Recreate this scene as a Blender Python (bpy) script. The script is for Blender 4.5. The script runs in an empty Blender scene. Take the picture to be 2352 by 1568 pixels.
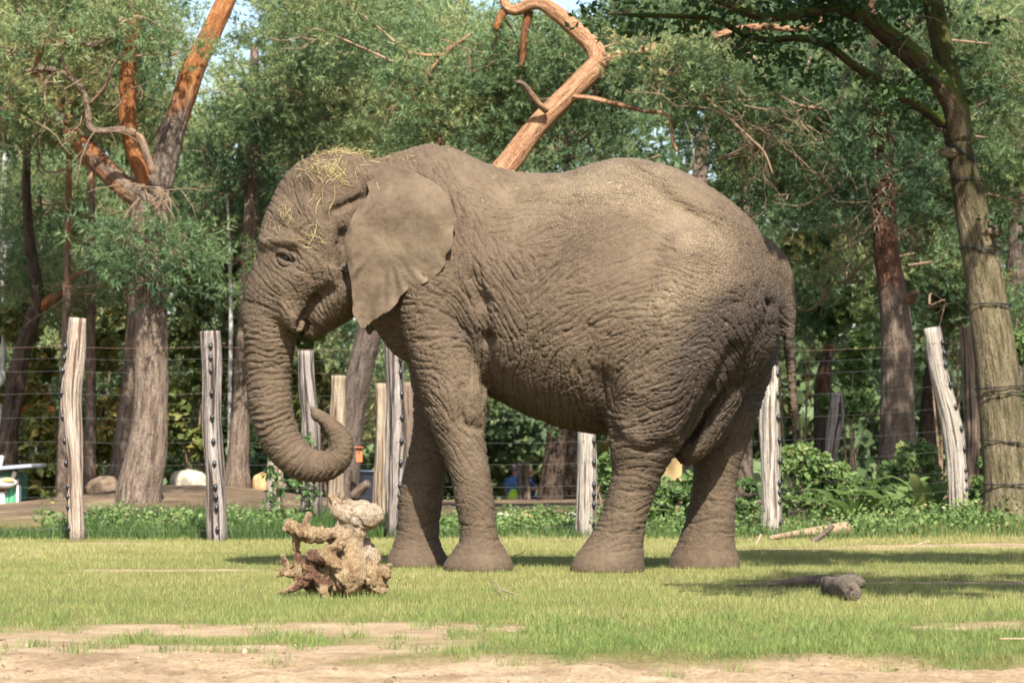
import bpy, bmesh, math, random
import numpy as np
from mathutils import Vector, Matrix
from mathutils.bvhtree import BVHTree

scene = bpy.context.scene
COL = scene.collection

# ------------------------------------------------------------------ camera
FPX, PITCH, CAM = 6800.0, math.atan(266 / 6800.0), np.array([0.0, -20.0, 0.765])
cam_data = bpy.data.cameras.new('camera')
cam_data.sensor_width = 36.0
cam_data.lens = FPX / 2352 * 36.0
cam_data.clip_start, cam_data.clip_end = 0.1, 2000
cam_data.dof.use_dof = True
cam_data.dof.focus_distance = 17.0
cam_data.dof.aperture_fstop = 5.9
cam = bpy.data.objects.new('camera', cam_data)
cam.location = CAM
cam.rotation_euler = (math.pi / 2 + PITCH, 0, 0)
COL.objects.link(cam)
scene.camera = cam

# ------------------------------------------------------------------ sky, sun, exposure
SUN_EL, SUN_AZ = math.radians(47), math.radians(10)     # azimuth: to the right of straight behind the camera
world = bpy.data.worlds.new('World')
scene.world = world
world.use_nodes = True
wn = world.node_tree
bgn = wn.nodes['Background']
sky = wn.nodes.new('ShaderNodeTexSky')
sky.sky_type = 'NISHITA'
sky.sun_disc = False
sky.sun_elevation = SUN_EL
sky.sun_rotation = math.pi - SUN_AZ
sky.air_density, sky.dust_density, sky.ozone_density = 1.0, 2.0, 1.0
wn.links.new(sky.outputs[0], bgn.inputs[0])
bgn.inputs[1].default_value = 0.10
sun_data = bpy.data.lights.new('sun', 'SUN')
sun_data.energy = 5.0
sun_data.angle = math.radians(0.55)
sun_data.color = (1.0, 0.95, 0.88)
sun = bpy.data.objects.new('sun', sun_data)
sdir = Vector((math.sin(SUN_AZ) * math.cos(SUN_EL), -math.cos(SUN_AZ) * math.cos(SUN_EL), math.sin(SUN_EL)))
sun.rotation_euler = sdir.to_track_quat('Z', 'Y').to_euler()
sun.location = (3, -15, 20)
COL.objects.link(sun)
vs = scene.view_settings
vs.view_transform, vs.look = 'Standard', 'None'
vs.exposure, vs.gamma = 1.44, 1.0
vs.use_curve_mapping = False
scene.render.engine = 'CYCLES'

# ------------------------------------------------------------------ helpers
def U(px, py, y):
    """photo pixel (2352 wide) at world depth y -> point"""
    a, b = (px - 1176) / FPX, (784 - py) / FPX
    d = np.array([a, math.cos(PITCH) - b * math.sin(PITCH), math.sin(PITCH) + b * math.cos(PITCH)])
    return CAM + d * ((y + 20.0) / d[1])

def pm(y):
    return (y + 20.0) / FPX

def sstep(v, a, b):
    t = np.clip((np.asarray(v, float) - a) / (b - a), 0, 1)
    return t * t * (3 - 2 * t)

_lat = {}
def vnoise(P, scale=1.0, seed=0):
    """trilinear value noise in -1..1"""
    if seed not in _lat:
        _lat[seed] = np.random.default_rng(seed + 77).uniform(-1, 1, (32, 32, 32)).astype(np.float32)
    L = _lat[seed]
    Q = np.asarray(P, float) * scale + 1000.37
    i = np.floor(Q).astype(int)
    f = Q - i
    f = f * f * (3 - 2 * f)
    out = 0
    for dx in (0, 1):
        wx = f[..., 0] if dx else 1 - f[..., 0]
        for dy in (0, 1):
            wy = f[..., 1] if dy else 1 - f[..., 1]
            for dz in (0, 1):
                wz = f[..., 2] if dz else 1 - f[..., 2]
                out = out + wx * wy * wz * L[(i[..., 0] + dx) & 31, (i[..., 1] + dy) & 31, (i[..., 2] + dz) & 31]
    return out

def fbm(P, scale=1.0, seed=0, octv=3):
    o, a = 0, 1.0
    for k in range(octv):
        o = o + a * vnoise(P, scale * 2 ** k, seed + k)
        a *= 0.5
    return o

def gz(x, y):
    """terrain height"""
    x, y = np.asarray(x, float), np.asarray(y, float)
    P = np.stack([x, y, 0 * x], -1)
    z = 0.012 * vnoise(P, 0.6, 3) * sstep(np.abs(y + 1), 1.2, 5)
    z = z + 0.12 * sstep(y, 7.5, 13) - 1.32 * sstep(y, 24, 58)
    z = z + 0.30 * np.exp(-((x + 4.1) / 1.9) ** 2 - ((y - 17.5) / 4.0) ** 2)
    z = z + 0.12 * np.exp(-((x - 5.0) / 1.2) ** 2 - ((y - 9.6) / 1.6) ** 2)
    edge = -8.45 + 0.18 * vnoise(P, 0.7, 5)
    fr = 1 - sstep(y, edge - 0.35, edge)
    lump = fbm(P, 2.6, 8, 4)
    z = z + fr * (-0.035 + 0.030 * lump + 0.013 * vnoise(P, 11, 12) + 0.006 * vnoise(P, 26, 13))
    return z

def mesh_obj(name, V, F, mat=None, parent=None, smooth=False, attrs=None, loc=None):
    """V (n,3) world coords, F list of faces or (m,k) array"""
    V = np.asarray(V, np.float32)
    if loc is not None:
        V = V - np.asarray(loc, np.float32)
    me = bpy.data.meshes.new(name)
    if isinstance(F, np.ndarray):
        m, k = F.shape
        me.vertices.add(len(V)); me.vertices.foreach_set('co', V.ravel())
        me.loops.add(m * k); me.loops.foreach_set('vertex_index', F.astype(np.int32).ravel())
        me.polygons.add(m)
        me.polygons.foreach_set('loop_start', np.arange(0, m * k, k, dtype=np.int32))
        me.polygons.foreach_set('loop_total', np.full(m, k, np.int32))
        me.update(calc_edges=True)
    else:
        me.from_pydata(V.tolist(), [], F)
        me.update()
    if smooth:
        me.polygons.foreach_set('use_smooth', np.ones(len(me.polygons), bool))
    for k, a in (attrs or {}).items():
        a = np.asarray(a, np.float32)
        at = me.attributes.new(k, 'FLOAT' if a.ndim == 1 else 'FLOAT_VECTOR', 'POINT')
        at.data.foreach_set('value' if a.ndim == 1 else 'vector', a.ravel())
    if mat:
        me.materials.append(mat)
    o = bpy.data.objects.new(name, me)
    COL.objects.link(o)
    if loc is not None:
        o.location = [float(c) for c in loc]
    if parent:
        o.parent = parent
        if loc is None:                       # vertices are in world coordinates
            o.matrix_parent_inverse = parent.matrix_basis.inverted()
    return o

def tag(o, label, cat=None, group=None, kind=None):
    if label: o['label'] = label
    if cat: o['category'] = cat
    if group: o['group'] = group
    if kind: o['kind'] = kind
    return o

def thing(name, loc, label, cat, group=None):
    o = bpy.data.objects.new(name, None)
    o.empty_display_size = 0.2
    o.location = [float(c) for c in loc]
    COL.objects.link(o)
    return tag(o, label, cat, group)

def interp_path(P, n):
    """Catmull-Rom through rows of P, n samples"""
    P = np.asarray(P, float)
    if len(P) == 2:
        t = np.linspace(0, 1, n)[:, None]
        return P[0] * (1 - t) + P[1] * t
    Q = np.vstack([2 * P[0] - P[1], P, 2 * P[-1] - P[-2]])
    t = np.linspace(0, len(P) - 1, n)
    i = np.minimum(t.astype(int), len(P) - 2)
    f = (t - i)[:, None]
    a, b, c, d = Q[i], Q[i + 1], Q[i + 2], Q[i + 3]
    return 0.5 * ((2 * b) + (c - a) * f + (2 * a - 5 * b + 4 * c - d) * f ** 2 + (3 * b - a - 3 * c + d) * f ** 3)

def tube(C, R, sides=10, cap=True, bump=0.0, seed=0, bscale=6.0, flare=0):
    """tube along C (n,3) with radii R; returns V, F, bark coords (n*sides,3)"""
    C = np.asarray(C, float); R = np.asarray(R, float)
    n = len(C)
    T = np.gradient(C, axis=0)
    T /= np.linalg.norm(T, axis=1)[:, None] + 1e-9
    ref = np.array([0, 1.0, 0]) if abs(T[0][1]) < 0.8 else np.array([1.0, 0, 0])
    Ns = []
    nv = np.cross(T[0], ref); nv /= np.linalg.norm(nv)
    for i in range(n):
        nv = nv - T[i] * nv.dot(T[i]); nv /= np.linalg.norm(nv) + 1e-9
        Ns.append(nv)
    N = np.array(Ns); B = np.cross(T, N)
    th = np.arange(sides) * 2 * math.pi / sides
    ring = N[:, None, :] * np.cos(th)[None, :, None] + B[:, None, :] * np.sin(th)[None, :, None]
    rr = np.repeat(R[:, None], sides, 1)
    s = np.concatenate([[0], np.cumsum(np.linalg.norm(np.diff(C, axis=0), axis=1))])
    V = C[:, None, :] + ring * rr[:, :, None]
    if bump:
        q = np.stack([np.cos(th)[None, :] * np.ones((n, 1)) * 0.5, np.sin(th)[None, :] * np.ones((n, 1)) * 0.5,
                      (s[:, None] * 0.9 + np.zeros((1, sides)))], -1)
        k = 1 + bump * fbm(q + seed * 3.7, bscale * 0.4, seed % 9, 3)
        V = C[:, None, :] + ring * (rr * k)[:, :, None]
    bv = np.stack([np.cos(th)[None, :] * rr, np.sin(th)[None, :] * rr, s[:, None] + 0 * rr], -1).reshape(-1, 3)
    F = []
    idx = np.arange(n * sides).reshape(n, sides)
    a = idx[:-1]; b = np.roll(a, -1, 1); d = idx[1:]; c = np.roll(d, -1, 1)
    F = np.stack([a, b, c, d], -1).reshape(-1, 4).tolist()
    V = V.reshape(-1, 3)
    if cap:
        F.append(idx[0][::-1].tolist()); F.append(idx[-1].tolist())
    return V, F, bv

def join_parts(parts):
    """list of (V, F, bv or None) -> merged"""
    Vs, Fs, Bs, o = [], [], [], 0
    for V, F, B in parts:
        Vs.append(np.asarray(V)); Fs += [[i + o for i in f] for f in F]
        Bs.append(B if B is not None else np.asarray(V)); o += len(V)
    return np.vstack(Vs), Fs, np.vstack(Bs)

def box(c, s, rz=0.0, tilt=None):
    x, y, z = np.array(s) / 2.0
    v = np.array([[-x, -y, -z], [x, -y, -z], [x, y, -z], [-x, y, -z], [-x, -y, z], [x, -y, z], [x, y, z], [-x, y, z]])
    M = Matrix.Rotation(rz, 3, 'Z')
    if tilt: M = M @ Matrix.Rotation(tilt, 3, 'Y')
    v = v @ np.array(M).T + np.array(c)
    return v, [[0, 3, 2, 1], [4, 5, 6, 7], [0, 1, 5, 4], [1, 2, 6, 5], [2, 3, 7, 6], [3, 0, 4, 7]], None

def remesh_union(parts, voxel, smooth_it=4):
    V, F, _ = join_parts(parts)
    me = bpy.data.meshes.new('tmp'); me.from_pydata(V.tolist(), [], F); me.update()
    o = bpy.data.objects.new('tmp', me); COL.objects.link(o)
    m = o.modifiers.new('r', 'REMESH'); m.mode = 'VOXEL'; m.voxel_size = voxel
    dg = bpy.context.evaluated_depsgraph_get(); dg.update()
    ev = o.evaluated_get(dg); em = ev.to_mesh()
    V = np.empty(len(em.vertices) * 3, np.float32); em.vertices.foreach_get('co', V); V = V.reshape(-1, 3).astype(float)
    E = np.empty(len(em.edges) * 2, np.int32); em.edges.foreach_get('vertices', E); E = E.reshape(-1, 2)
    Fq = np.empty(len(em.loops), np.int32); em.loops.foreach_get('vertex_index', Fq)
    lt = np.empty(len(em.polygons), np.int32); em.polygons.foreach_get('loop_total', lt)
    assert (lt == 4).all()
    Fq = Fq.reshape(-1, 4)
    ev.to_mesh_clear()
    bpy.data.objects.remove(o); bpy.data.meshes.remove(me)
    return laplace(V, E, smooth_it), Fq, E

def laplace(V, E, it, lam=0.5):
    n = len(V)
    deg = np.bincount(E.ravel(), minlength=n).astype(float)[:, None]
    for _ in range(it):
        S = np.stack([np.bincount(E[:, 0], V[E[:, 1], k], n) + np.bincount(E[:, 1], V[E[:, 0], k], n) for k in range(3)], -1)
        V = V + lam * (S / deg - V)
    return V

def vnormals(V, F):
    N = np.cross(V[F[:, 2]] - V[F[:, 0]], V[F[:, 3 % F.shape[1]]] - V[F[:, 1]])
    n = len(V)
    O = np.stack([sum(np.bincount(F[:, j], N[:, k], n) for j in range(F.shape[1])) for k in range(3)], -1)
    return O / (np.linalg.norm(O, axis=1)[:, None] + 1e-12)

# ------------------------------------------------------------------ materials
class NT:
    def __init__(s, name):
        s.m = bpy.data.materials.new(name); s.m.use_nodes = True
        s.t = s.m.node_tree; s.n = s.t.nodes; s.b = s.n['Principled BSDF']; s.out = s.n['Material Output']
    def N(s, typ, ins=None, **kw):
        nd = s.n.new('ShaderNode' + typ)
        for k, v in kw.items(): setattr(nd, k, v)
        for k, v in (ins or {}).items():
            if isinstance(v, bpy.types.NodeSocket): s.t.links.new(v, nd.inputs[k])
            else: nd.inputs[k].default_value = v
        return nd
    def L(s, a, b): s.t.links.new(a, b)
    def attr(s, name): return s.N('Attribute', attribute_name=name)
    def noise(s, vec, scale, detail=4, rough=0.6):
        i = {'Scale': scale, 'Detail': detail, 'Roughness': rough}
        if vec is not None: i['Vector'] = vec
        return s.N('TexNoise', i).outputs['Fac']
    def ramp(s, fac, stops):
        r = s.N('ValToRGB', {'Fac': fac}); e = r.color_ramp.elements
        while len(e) < len(stops): e.new(0.5)
        for k, (p, c) in enumerate(stops):
            e[k].position = p; e[k].color = (*c, 1) if len(c) == 3 else c
        return r.outputs['Color']
    def mix(s, f, a, b, typ='MIX'):
        m = s.N('Mix', data_type='RGBA', blend_type=typ)
        for k, v in ((0, f), (6, a), (7, b)):
            if isinstance(v, bpy.types.NodeSocket): s.L(v, m.inputs[k])
            else: m.inputs[k].default_value = v if k == 0 else (*v, 1)
        return m.outputs[2]
    def math(s, op, a, b=0.0, clamp=False):
        m = s.N('Math', operation=op); m.use_clamp = clamp
        for k, v in ((0, a), (1, b)):
            if isinstance(v, bpy.types.NodeSocket): s.L(v, m.inputs[k])
            else: m.inputs[k].default_value = v
        return m.outputs[0]
    def map(s, vec, scale):
        return s.N('Mapping', {'Vector': vec, 'Scale': scale}).outputs[0]
    def bump(s, h, dist, strength=1.0):
        b = s.N('Bump', {'Height': h, 'Distance': dist, 'Strength': strength}); s.L(b.outputs[0], s.b.inputs['Normal']); return b
    def coord(s): return s.N('TexCoord').outputs['Object']
    def done(s, col=None, rough=0.8, spec=0.3):
        if col is not None:
            if isinstance(col, bpy.types.NodeSocket): s.L(col, s.b.inputs['Base Color'])
            else: s.b.inputs['Base Color'].default_value = (*col, 1)
        if isinstance(rough, bpy.types.NodeSocket): s.L(rough, s.b.inputs['Roughness'])
        else: s.b.inputs['Roughness'].default_value = rough
        s.b.inputs['Specular IOR Level'].default_value = spec
        return s.m

def leaf_material(name, stops, transl=0.3, rough=0.55, spec=0.25):
    """colour from the per-leaf random attribute 'rnd'"""
    k = NT(name)
    c = k.ramp(k.attr('rnd').outputs['Fac'], stops)
    k.done(c, rough, spec)
    tr = k.N('BsdfTranslucent', {'Color': c})
    mx = k.N('MixShader', {0: transl, 1: k.b.outputs[0], 2: tr.outputs[0]})
    k.L(mx.outputs[0], k.out.inputs['Surface'])
    return k.m

def plain_material(name, col, rough=0.7, spec=0.3, var=0.12, scale=6.0):
    k = NT(name)
    n = k.noise(k.coord(), scale, 5)
    c = k.ramp(n, [(0.25, tuple(v * (1 - var) for v in col)), (0.75, tuple(min(1, v * (1 + var)) for v in col))])
    return k.done(c, rough, spec)
# ================================================================== ground
def bare(x, y):
    """0 = lawn, 1 = bare sand"""
    P = np.stack([x, y, 0 * x], -1)
    P2 = P * np.array([0.55, 1.0, 1.0])
    edge = -8.72 + 0.42 * vnoise(P, 0.7, 5) + 0.22 * vnoise(P, 3.1, 6)
    b = 1 - sstep(y, edge - 0.2, edge + 0.25)
    # thinning lawn behind the edge, more so on the left
    thin = sstep(-y, 5.0 + .7 * sstep(x, -1.0, .8), 6.6) * (0.80 - 0.38 * sstep(x, -1.0, 0.6))
    pn = fbm(P2, 1.25, 14, 3)
    b = np.maximum(b, sstep(pn + 1.4 * thin, 0.62, 1.10) * (thin > 0.02))
    for cx, cy, rx, ry in ((2.9, -1.9, 1.3, .22), (1.95, -1.35, .35, .10), (4.0, -2.3, .9, .22), (-2.4, 0.1, .75, .28), (2.6, 4.6, .9, .3), (4.3, 5.6, 1.6, .6), (3.2, 5.4, .5, .3), (-3.7, 6.4, .5, .25)):
        d = ((x - cx) / rx) ** 2 + ((y - cy) / ry) ** 2
        b = np.maximum(b, 1 - sstep(d + 0.7 * vnoise(P, 5, 15), 0.5, 1.2))
    return np.clip(b, 0, 1)

def forest_floor(x, y):
    return sstep(y, 9.5, 12.5)

xs = np.concatenate([-np.geomspace(5.0, 400, 34)[::-1], np.arange(-4.96, 4.97, 0.065), np.geomspace(5.0, 400, 34)])
ys = np.concatenate([np.linspace(-60, -11.5, 16), np.arange(-11.2, -7.2, 0.034), np.arange(-7.2, 9, 0.15), np.arange(9, 26, 0.4), np.geomspace(26.4, 600, 46)])
gx, gy = np.meshgrid(xs, ys)
gzv = gz(gx, gy)
nx_, ny_ = len(xs), len(ys)
idx = np.arange(nx_ * ny_).reshape(ny_, nx_)
Fg = np.stack([idx[:-1, :-1], idx[:-1, 1:], idx[1:, 1:], idx[1:, :-1]], -1).reshape(-1, 4)
bv_ = bare(gx, gy); ff = forest_floor(gx, gy)
k = NT('ground')
co = k.coord()
n1, n2, n3 = k.noise(co, 3.2, 6, .65), k.noise(co, 34, 5, .7), k.noise(co, 1.1, 4)
sand = k.ramp(n1, [(.28, (0.3326, 0.2194, 0.1203)), (.5, (0.4953, 0.3609, 0.2194)), (.75, (0.6227, 0.4882, 0.3184))])
sand = k.mix(1.0, sand, k.ramp(n2, [(.25, (.52, .48, .45)), (.55, (1.08, 1.07, 1.05))]), 'MULTIPLY')
sand = k.mix(k.ramp(k.noise(co, 1.7, 7, .72), [(.52, (0,) * 3), (.66, (.6,) * 3)]), sand, (.20, .13, .075))
turf = k.ramp(n2, [(.3, (.13, .125, .035)), (.7, (.27, .225, .085))])
soil = k.ramp(n1, [(.3, (.10, .068, .042)), (.7, (.235, .165, .105))])
soil = k.mix(k.ramp(n3, [(.52, (0,) * 3), (.62, (1,) * 3)]), soil, (.30, .21, .13))
c = k.mix(k.attr('bare').outputs['Fac'], turf, sand)
c = k.mix(k.attr('forest').outputs['Fac'], c, soil)
h = k.math('ADD', k.noise(co, 12, 8, .75), k.math('MULTIPLY', k.noise(co, 60, 4, .7), .35))
k.bump(h, 0.07, 1.0)
GROUND = k.done(c, 0.92, 0.15)
ground = mesh_obj('ground', np.stack([gx, gy, gzv], -1).reshape(-1, 3), Fg, GROUND, None, True, {'bare': bv_.ravel(), 'forest': ff.ravel()})
ground['kind'] = 'structure'
# ================================================================== elephant
def skin_material():
    k = NT('elephant_skin')
    co = k.coord()
    n1 = k.noise(co, 2.2, 6, 0.65)
    n2 = k.noise(co, 26, 5, 0.7)
    base = k.ramp(n1, [(0.3, (0.06586, 0.04528, 0.02813)), (0.7, (0.1029, 0.0734, 0.04733))])
    fine = k.ramp(n2, [(0.3, (0.70, 0.68, 0.66)), (0.7, (1.20, 1.19, 1.17))])
    c = k.mix(1.0, base, fine, 'MULTIPLY')
    dust = k.attr('dust').outputs['Fac']
    c = k.mix(k.math('MULTIPLY', dust, k.ramp(k.noise(co, 9, 6, 0.75), [(0.3, (0.35,) * 3), (0.65, (1.0,) * 3)]), True), c, (0.1798, 0.1364, 0.08656))
    mud_shade = k.attr('mud_shade').outputs['Fac']
    c = k.mix(k.math('MULTIPLY', mud_shade, k.ramp(k.noise(co, 14, 6, 0.7), [(0.25, (0.7,) * 3), (0.6, (1.0,) * 3)]), True), c, (0.040, 0.029, 0.020))
    vor = k.N('TexVoronoi', {'Vector': k.mix(0.035, co, k.N('TexNoise', {'Vector': co, 'Scale': 14.0}).outputs['Color']), 'Scale': 44.0}, feature='DISTANCE_TO_EDGE')
    cr = k.ramp(vor.outputs['Distance'], [(0.0, (0, 0, 0)), (0.16, (1, 1, 1))])
    amt = k.attr('crack').outputs['Fac']
    h = k.math('ADD', k.math('MULTIPLY', cr, amt), k.math('MULTIPLY', n2, 0.5))
    h = k.math('ADD', h, k.math('MULTIPLY', k.noise(co, 130, 3, 0.6), 0.22))
    k.bump(h, 0.0062, 0.9)
    return k.done(c, k.math('SUBTRACT', 0.86, k.math('MULTIPLY', mud_shade, 0.3)), 0.28)
SKIN = skin_material()

def ymid(px): return 0.36 - (np.asarray(px, float) - 1100) * 0.00042
K = 40
TH = np.arange(K) * 2 * math.pi / K

def loft(rings):
    """rings: list of (K,3)"""
    R = np.array(rings); n = len(R)
    idx = np.arange(n * K).reshape(n, K)
    a = idx[:-1]; b = np.roll(a, -1, 1); d = idx[1:]; c = np.roll(d, -1, 1)
    F = np.stack([a, b, c, d], -1).reshape(-1, 4).tolist()
    V = np.vstack([R.reshape(-1, 3), R[0].mean(0), R[-1].mean(0)])
    for j in range(K):
        F.append([idx[0][(j + 1) % K], idx[0][j], n * K]); F.append([idx[-1][j], idx[-1][(j + 1) % K], n * K + 1])
    return V, F, None

def resample(rows, n):
    return interp_path(np.array(rows, float), n)

parts = []
# torso: px, top, bottom, half width
TORSO = [(800, 420, 690, .24), (830, 376, 705, .30), (870, 360, 735, .36), (920, 346, 790, .42), (960, 333, 825, .46), (1000, 329, 855, .50), (1050, 341, 880, .55),
         (1100, 365, 900, .61), (1150, 385, 926, .66), (1200, 393, 951, .70), (1250, 396, 972, .735), (1300, 394, 987, .75), (1350, 377, 996, .75),
         (1400, 364, 1000, .74), (1450, 362, 998, .72), (1500, 369, 985, .69), (1550, 384, 970, .655), (1600, 407, 950, .61), (1650, 439, 925, .555),
         (1700, 477, 895, .48), (1735, 514, 868, .40), (1765, 560, 830, .30), (1785, 605, 790, .20), (1797, 655, 745, .09)]
rings = []
for px, t, b, w in resample(TORSO, 60):
    ym = ymid(px)
    T_, B_ = U(px, t, ym), U(px, b, ym)
    zt, zb, x = T_[2], B_[2], T_[0]
    zc = zb + 0.44 * (zt - zb)
    cs, sn = np.cos(TH), np.sin(TH)
    up = sn > 0
    hw = np.where(up, w * (np.sign(cs) * np.abs(cs) ** 1.0), w * np.sign(cs) * np.abs(cs) ** 0.85)
    hw = hw * np.where(up, 1 - 0.10 * sn ** 2, 1.0)
    z = zc + np.where(up, (zt - zc) * sn, (zc - zb) * sn)
    rings.append(np.stack([x + 0 * z, ym + hw, z], -1))
parts.append(loft(rings))

def limb(rows, n, off, side, foot=True):
    """rows: py, left, right, offset from midline (m), depth ratio"""
    out = []
    R = resample(rows, n)
    for i, (py, l, r, o, dr) in enumerate(R):
        c = (l + r) / 2
        yc = ymid(c + off) + side * o
        P = U(c, py, yc)
        rx = (r - l) / 2 * pm(yc)
        z = P[2]
        if foot and i == n - 1: z = -0.012
        out.append(np.stack([P[0] + rx * np.cos(TH), yc + rx * dr * np.sin(TH), z + 0 * TH], -1))
    return loft(out[::-1])

# near front leg
parts.append(limb([(430, 985, 1045, .22, .8), (480, 960, 1080, .27, .9), (560, 930, 1100, .30, 1.0), (640, 916, 1100, .32, .95), (700, 914, 1094, .33, .9), (740, 918, 1091, .335, .88), (800, 934, 1100, .335, .9),
    (860, 950, 1112, .33, .9), (910, 965, 1121, .33, .92), (960, 978, 1119, .33, .95), (1000, 995, 1116, .33, 1.), (1050, 1016, 1121, .33, 1.05), (1100, 1035, 1129, .33, 1.05),
    (1150, 1043, 1136, .33, 1.05), (1200, 1054, 1141, .33, 1.05), (1235, 1056, 1146, .33, 1.02), (1262, 1040, 1162, .33, 1.), (1285, 1024, 1176, .33, 1.), (1300, 1016, 1181, .33, 1.), (1311, 1018, 1180, .33, 1.)], 50, 0, -1))
# far front leg
parts.append(limb([(480, 960, 1060, .22, .9), (560, 920, 1090, .29, 1.0), (700, 915, 1085, .32, .9), (800, 930, 1080, .33, .9), (900, 945, 1075, .33, .9), (980, 947, 1055, .33, 1.),
    (1040, 936, 1040, .33, 1.), (1085, 925, 1027, .33, 1.05), (1130, 918, 1020, .33, 1.05), (1170, 914, 1015, .33, 1.05), (1215, 910, 1010, .33, 1.02), (1245, 903, 1013, .33, 1.), (1272, 893, 1024, .33, 1.), (1290, 887, 1030, .33, 1.), (1303, 888, 1030, .33, 1.)], 44, 60, 1))
# near hind leg
parts.append(limb([(480, 1490, 1620, .25, .9), (540, 1450, 1690, .30, .9), (620, 1425, 1745, .33, .85), (700, 1410, 1765, .36, .78), (780, 1398, 1735, .39, .78), (850, 1390, 1690, .40, .8), (900, 1388, 1655, .40, .85), (950, 1391, 1618, .39, .9),
    (1000, 1396, 1585, .38, .98), (1040, 1400, 1556, .37, 1.0), (1075, 1404, 1532, .36, 1.05), (1110, 1400, 1515, .36, 1.1), (1150, 1390, 1499, .36, 1.1), (1190, 1374, 1489, .36, 1.05), (1230, 1353, 1481, .36, 1.),
    (1260, 1332, 1480, .36, .95), (1285, 1315, 1481, .36, .93), (1303, 1308, 1482, .36, .93), (1315, 1309, 1481, .36, .93)], 54, -30, -1))
# far hind leg
parts.append(limb([(540, 1500, 1700, .26, .9), (640, 1500, 1770, .33, .85), (760, 1520, 1795, .37, .8), (830, 1540, 1786, .39, .85), (880, 1552, 1767, .39, .9), (920, 1562, 1754, .38, .95), (970, 1577, 1739, .37, 1.), (1020, 1585, 1721, .36, 1.),
    (1060, 1589, 1704, .36, 1.05), (1100, 1590, 1694, .36, 1.1), (1150, 1583, 1690, .36, 1.1), (1190, 1575, 1690, .36, 1.05), (1230, 1561, 1689, .36, 1.), (1258, 1548, 1691, .36, .97), (1280, 1537, 1699, .36, .95), (1300, 1533, 1702, .36, .95), (1313, 1534, 1701, .36, .95)], 50, -70, 1))
# head: py, left, right, half width
HEAD = [(353, 755, 815, .10), (360, 712, 845, .20), (375, 683, 865, .26), (400, 655, 880, .31), (440, 632, 892, .345), (480, 613, 892, .36), (520, 598, 885, .37), (560, 590, 875, .375),
        (600, 583, 862, .365), (640, 573, 846, .345), (680, 563, 828, .31), (710, 558, 812, .27), (735, 557, 780, .22), (755, 562, 735, .16)]
rings = []
for py, l, r, w in resample(HEAD, 40):
    c = (l + r) / 2; ym = ymid(c)
    P = U(c, py, ym); rx = (r - l) / 2 * pm(ym)
    cs, sn = np.cos(TH), np.sin(TH)
    # narrower toward the face
    taper = 1 - 0.30 * sstep(-cs, 0.0, 1.0)
    rings.append(np.stack([P[0] + rx * np.sign(cs) * np.abs(cs) ** 0.9, ym + w * taper * np.sign(sn) * np.abs(sn) ** 0.8, P[2] + 0 * TH], -1))
parts.append(loft(rings[::-1]))

def chain(rows, n, ratio=1.0, side=0.0, sides=24):
    """rows: px, py, r px, (y offset m)"""
    R = resample([(a[0], a[1], a[2], a[3] if len(a) > 3 else 0.0) for a in rows], n)
    C = np.array([U(p[0], p[1], float(ymid(p[0])) + p[3] + side) for p in R])
    rad = np.maximum(R[:, 2], 1.5) * pm(0.5)
    V, F, _ = tube(C, rad, sides)
    cen = np.repeat(C, sides, 0)
    V[:, 1] = cen[:, 1] + (V[:, 1] - cen[:, 1]) * ratio
    return V, F, None

TRUNK = [(640, 640, 68), (630, 690, 70), (625, 735, 69), (619, 790, 63), (616, 850, 56), (619, 910, 53), (630, 970, 51), (652, 1022, 48), (688, 1059, 45), (728, 1072, 38), (762, 1064, 35),
         (783, 1040, 31), (783, 1010, 28), (765, 982, 23), (742, 961, 18), (722, 950, 15.5), (713, 947, 12)]
parts.append(chain(TRUNK, 90, 1.0))
parts.append(chain([(722, 945, 11), (715, 935, 7), (712, 930, 4)], 6, 1.0))                       # trunk finger
for sd in (-1, 1):
    parts.append(chain([(640, 640, 26, sd * .20), (662, 690, 30, sd * .21), (676, 735, 27, sd * .20), (684, 765, 14, sd * .19)], 16, 1.0))   # upper lip
    parts.append(chain([(800, 610, 60, sd * .22), (790, 660, 52, sd * .20), (765, 705, 36, sd * .15), (730, 735, 25, sd * .10)], 16, 1.0))  # jaw
parts.append(chain([(800, 690, 40), (765, 718, 36), (735, 742, 30), (712, 764, 22), (703, 772, 12)], 20, 1.5))       # chin and lower lip
parts.append(chain([(860, 640, 80), (890, 700, 62), (905, 750, 42), (930, 790, 35), (980, 820, 30)], 20, 1.6))        # throat and brisket
TAIL = [(1740, 560, 30), (1772, 600, 34), (1792, 640, 32), (1803, 680, 25), (1810, 725, 19), (1812, 770, 15), (1815, 820, 13.5), (1819, 880, 12), (1823, 940, 10.5), (1825, 985, 9), (1826, 1012, 6.5)]
parts.append(chain(TAIL, 60, 1.0))
parts.append(chain([(1735, 760, 38, -.10), (1700, 830, 40, -.12), (1655, 920, 44, -.12), (1610, 1000, 42, -.10), (1575, 1042, 32, -.08), (1556, 1058, 18, -.08)], 30, 1.0))  # hanging fold
for sd in (-1, 1):
    parts.append(chain([(1470, 400, 30, sd * .22), (1560, 450, 40, sd * .33), (1640, 510, 40, sd * .34), (1700, 590, 40, sd * .28)], 16, 1.0))    # pelvis
    parts.append(chain([(740, 420, 40, sd * .14), (800, 412, 40, sd * .145), (850, 412, 40, sd * .15), (900, 430, 40, sd * .18)], 14, 1.0))      # root of the ear
    parts.append(chain([(985, 400, 34, sd * .18), (1000, 500, 50, sd * .32), (985, 600, 60, sd * .36)], 16, 1.0))      # shoulder blade
    parts.append(chain([(1085, 900, 26, sd * .36), (1088, 940, 22, sd * .36)], 8, 1.0)) if sd < 0 else None           # elbow
parts = [p for p in parts if p]
V, F, E = remesh_union(parts, 0.0094, 27)
print('elephant verts', len(V))

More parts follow.
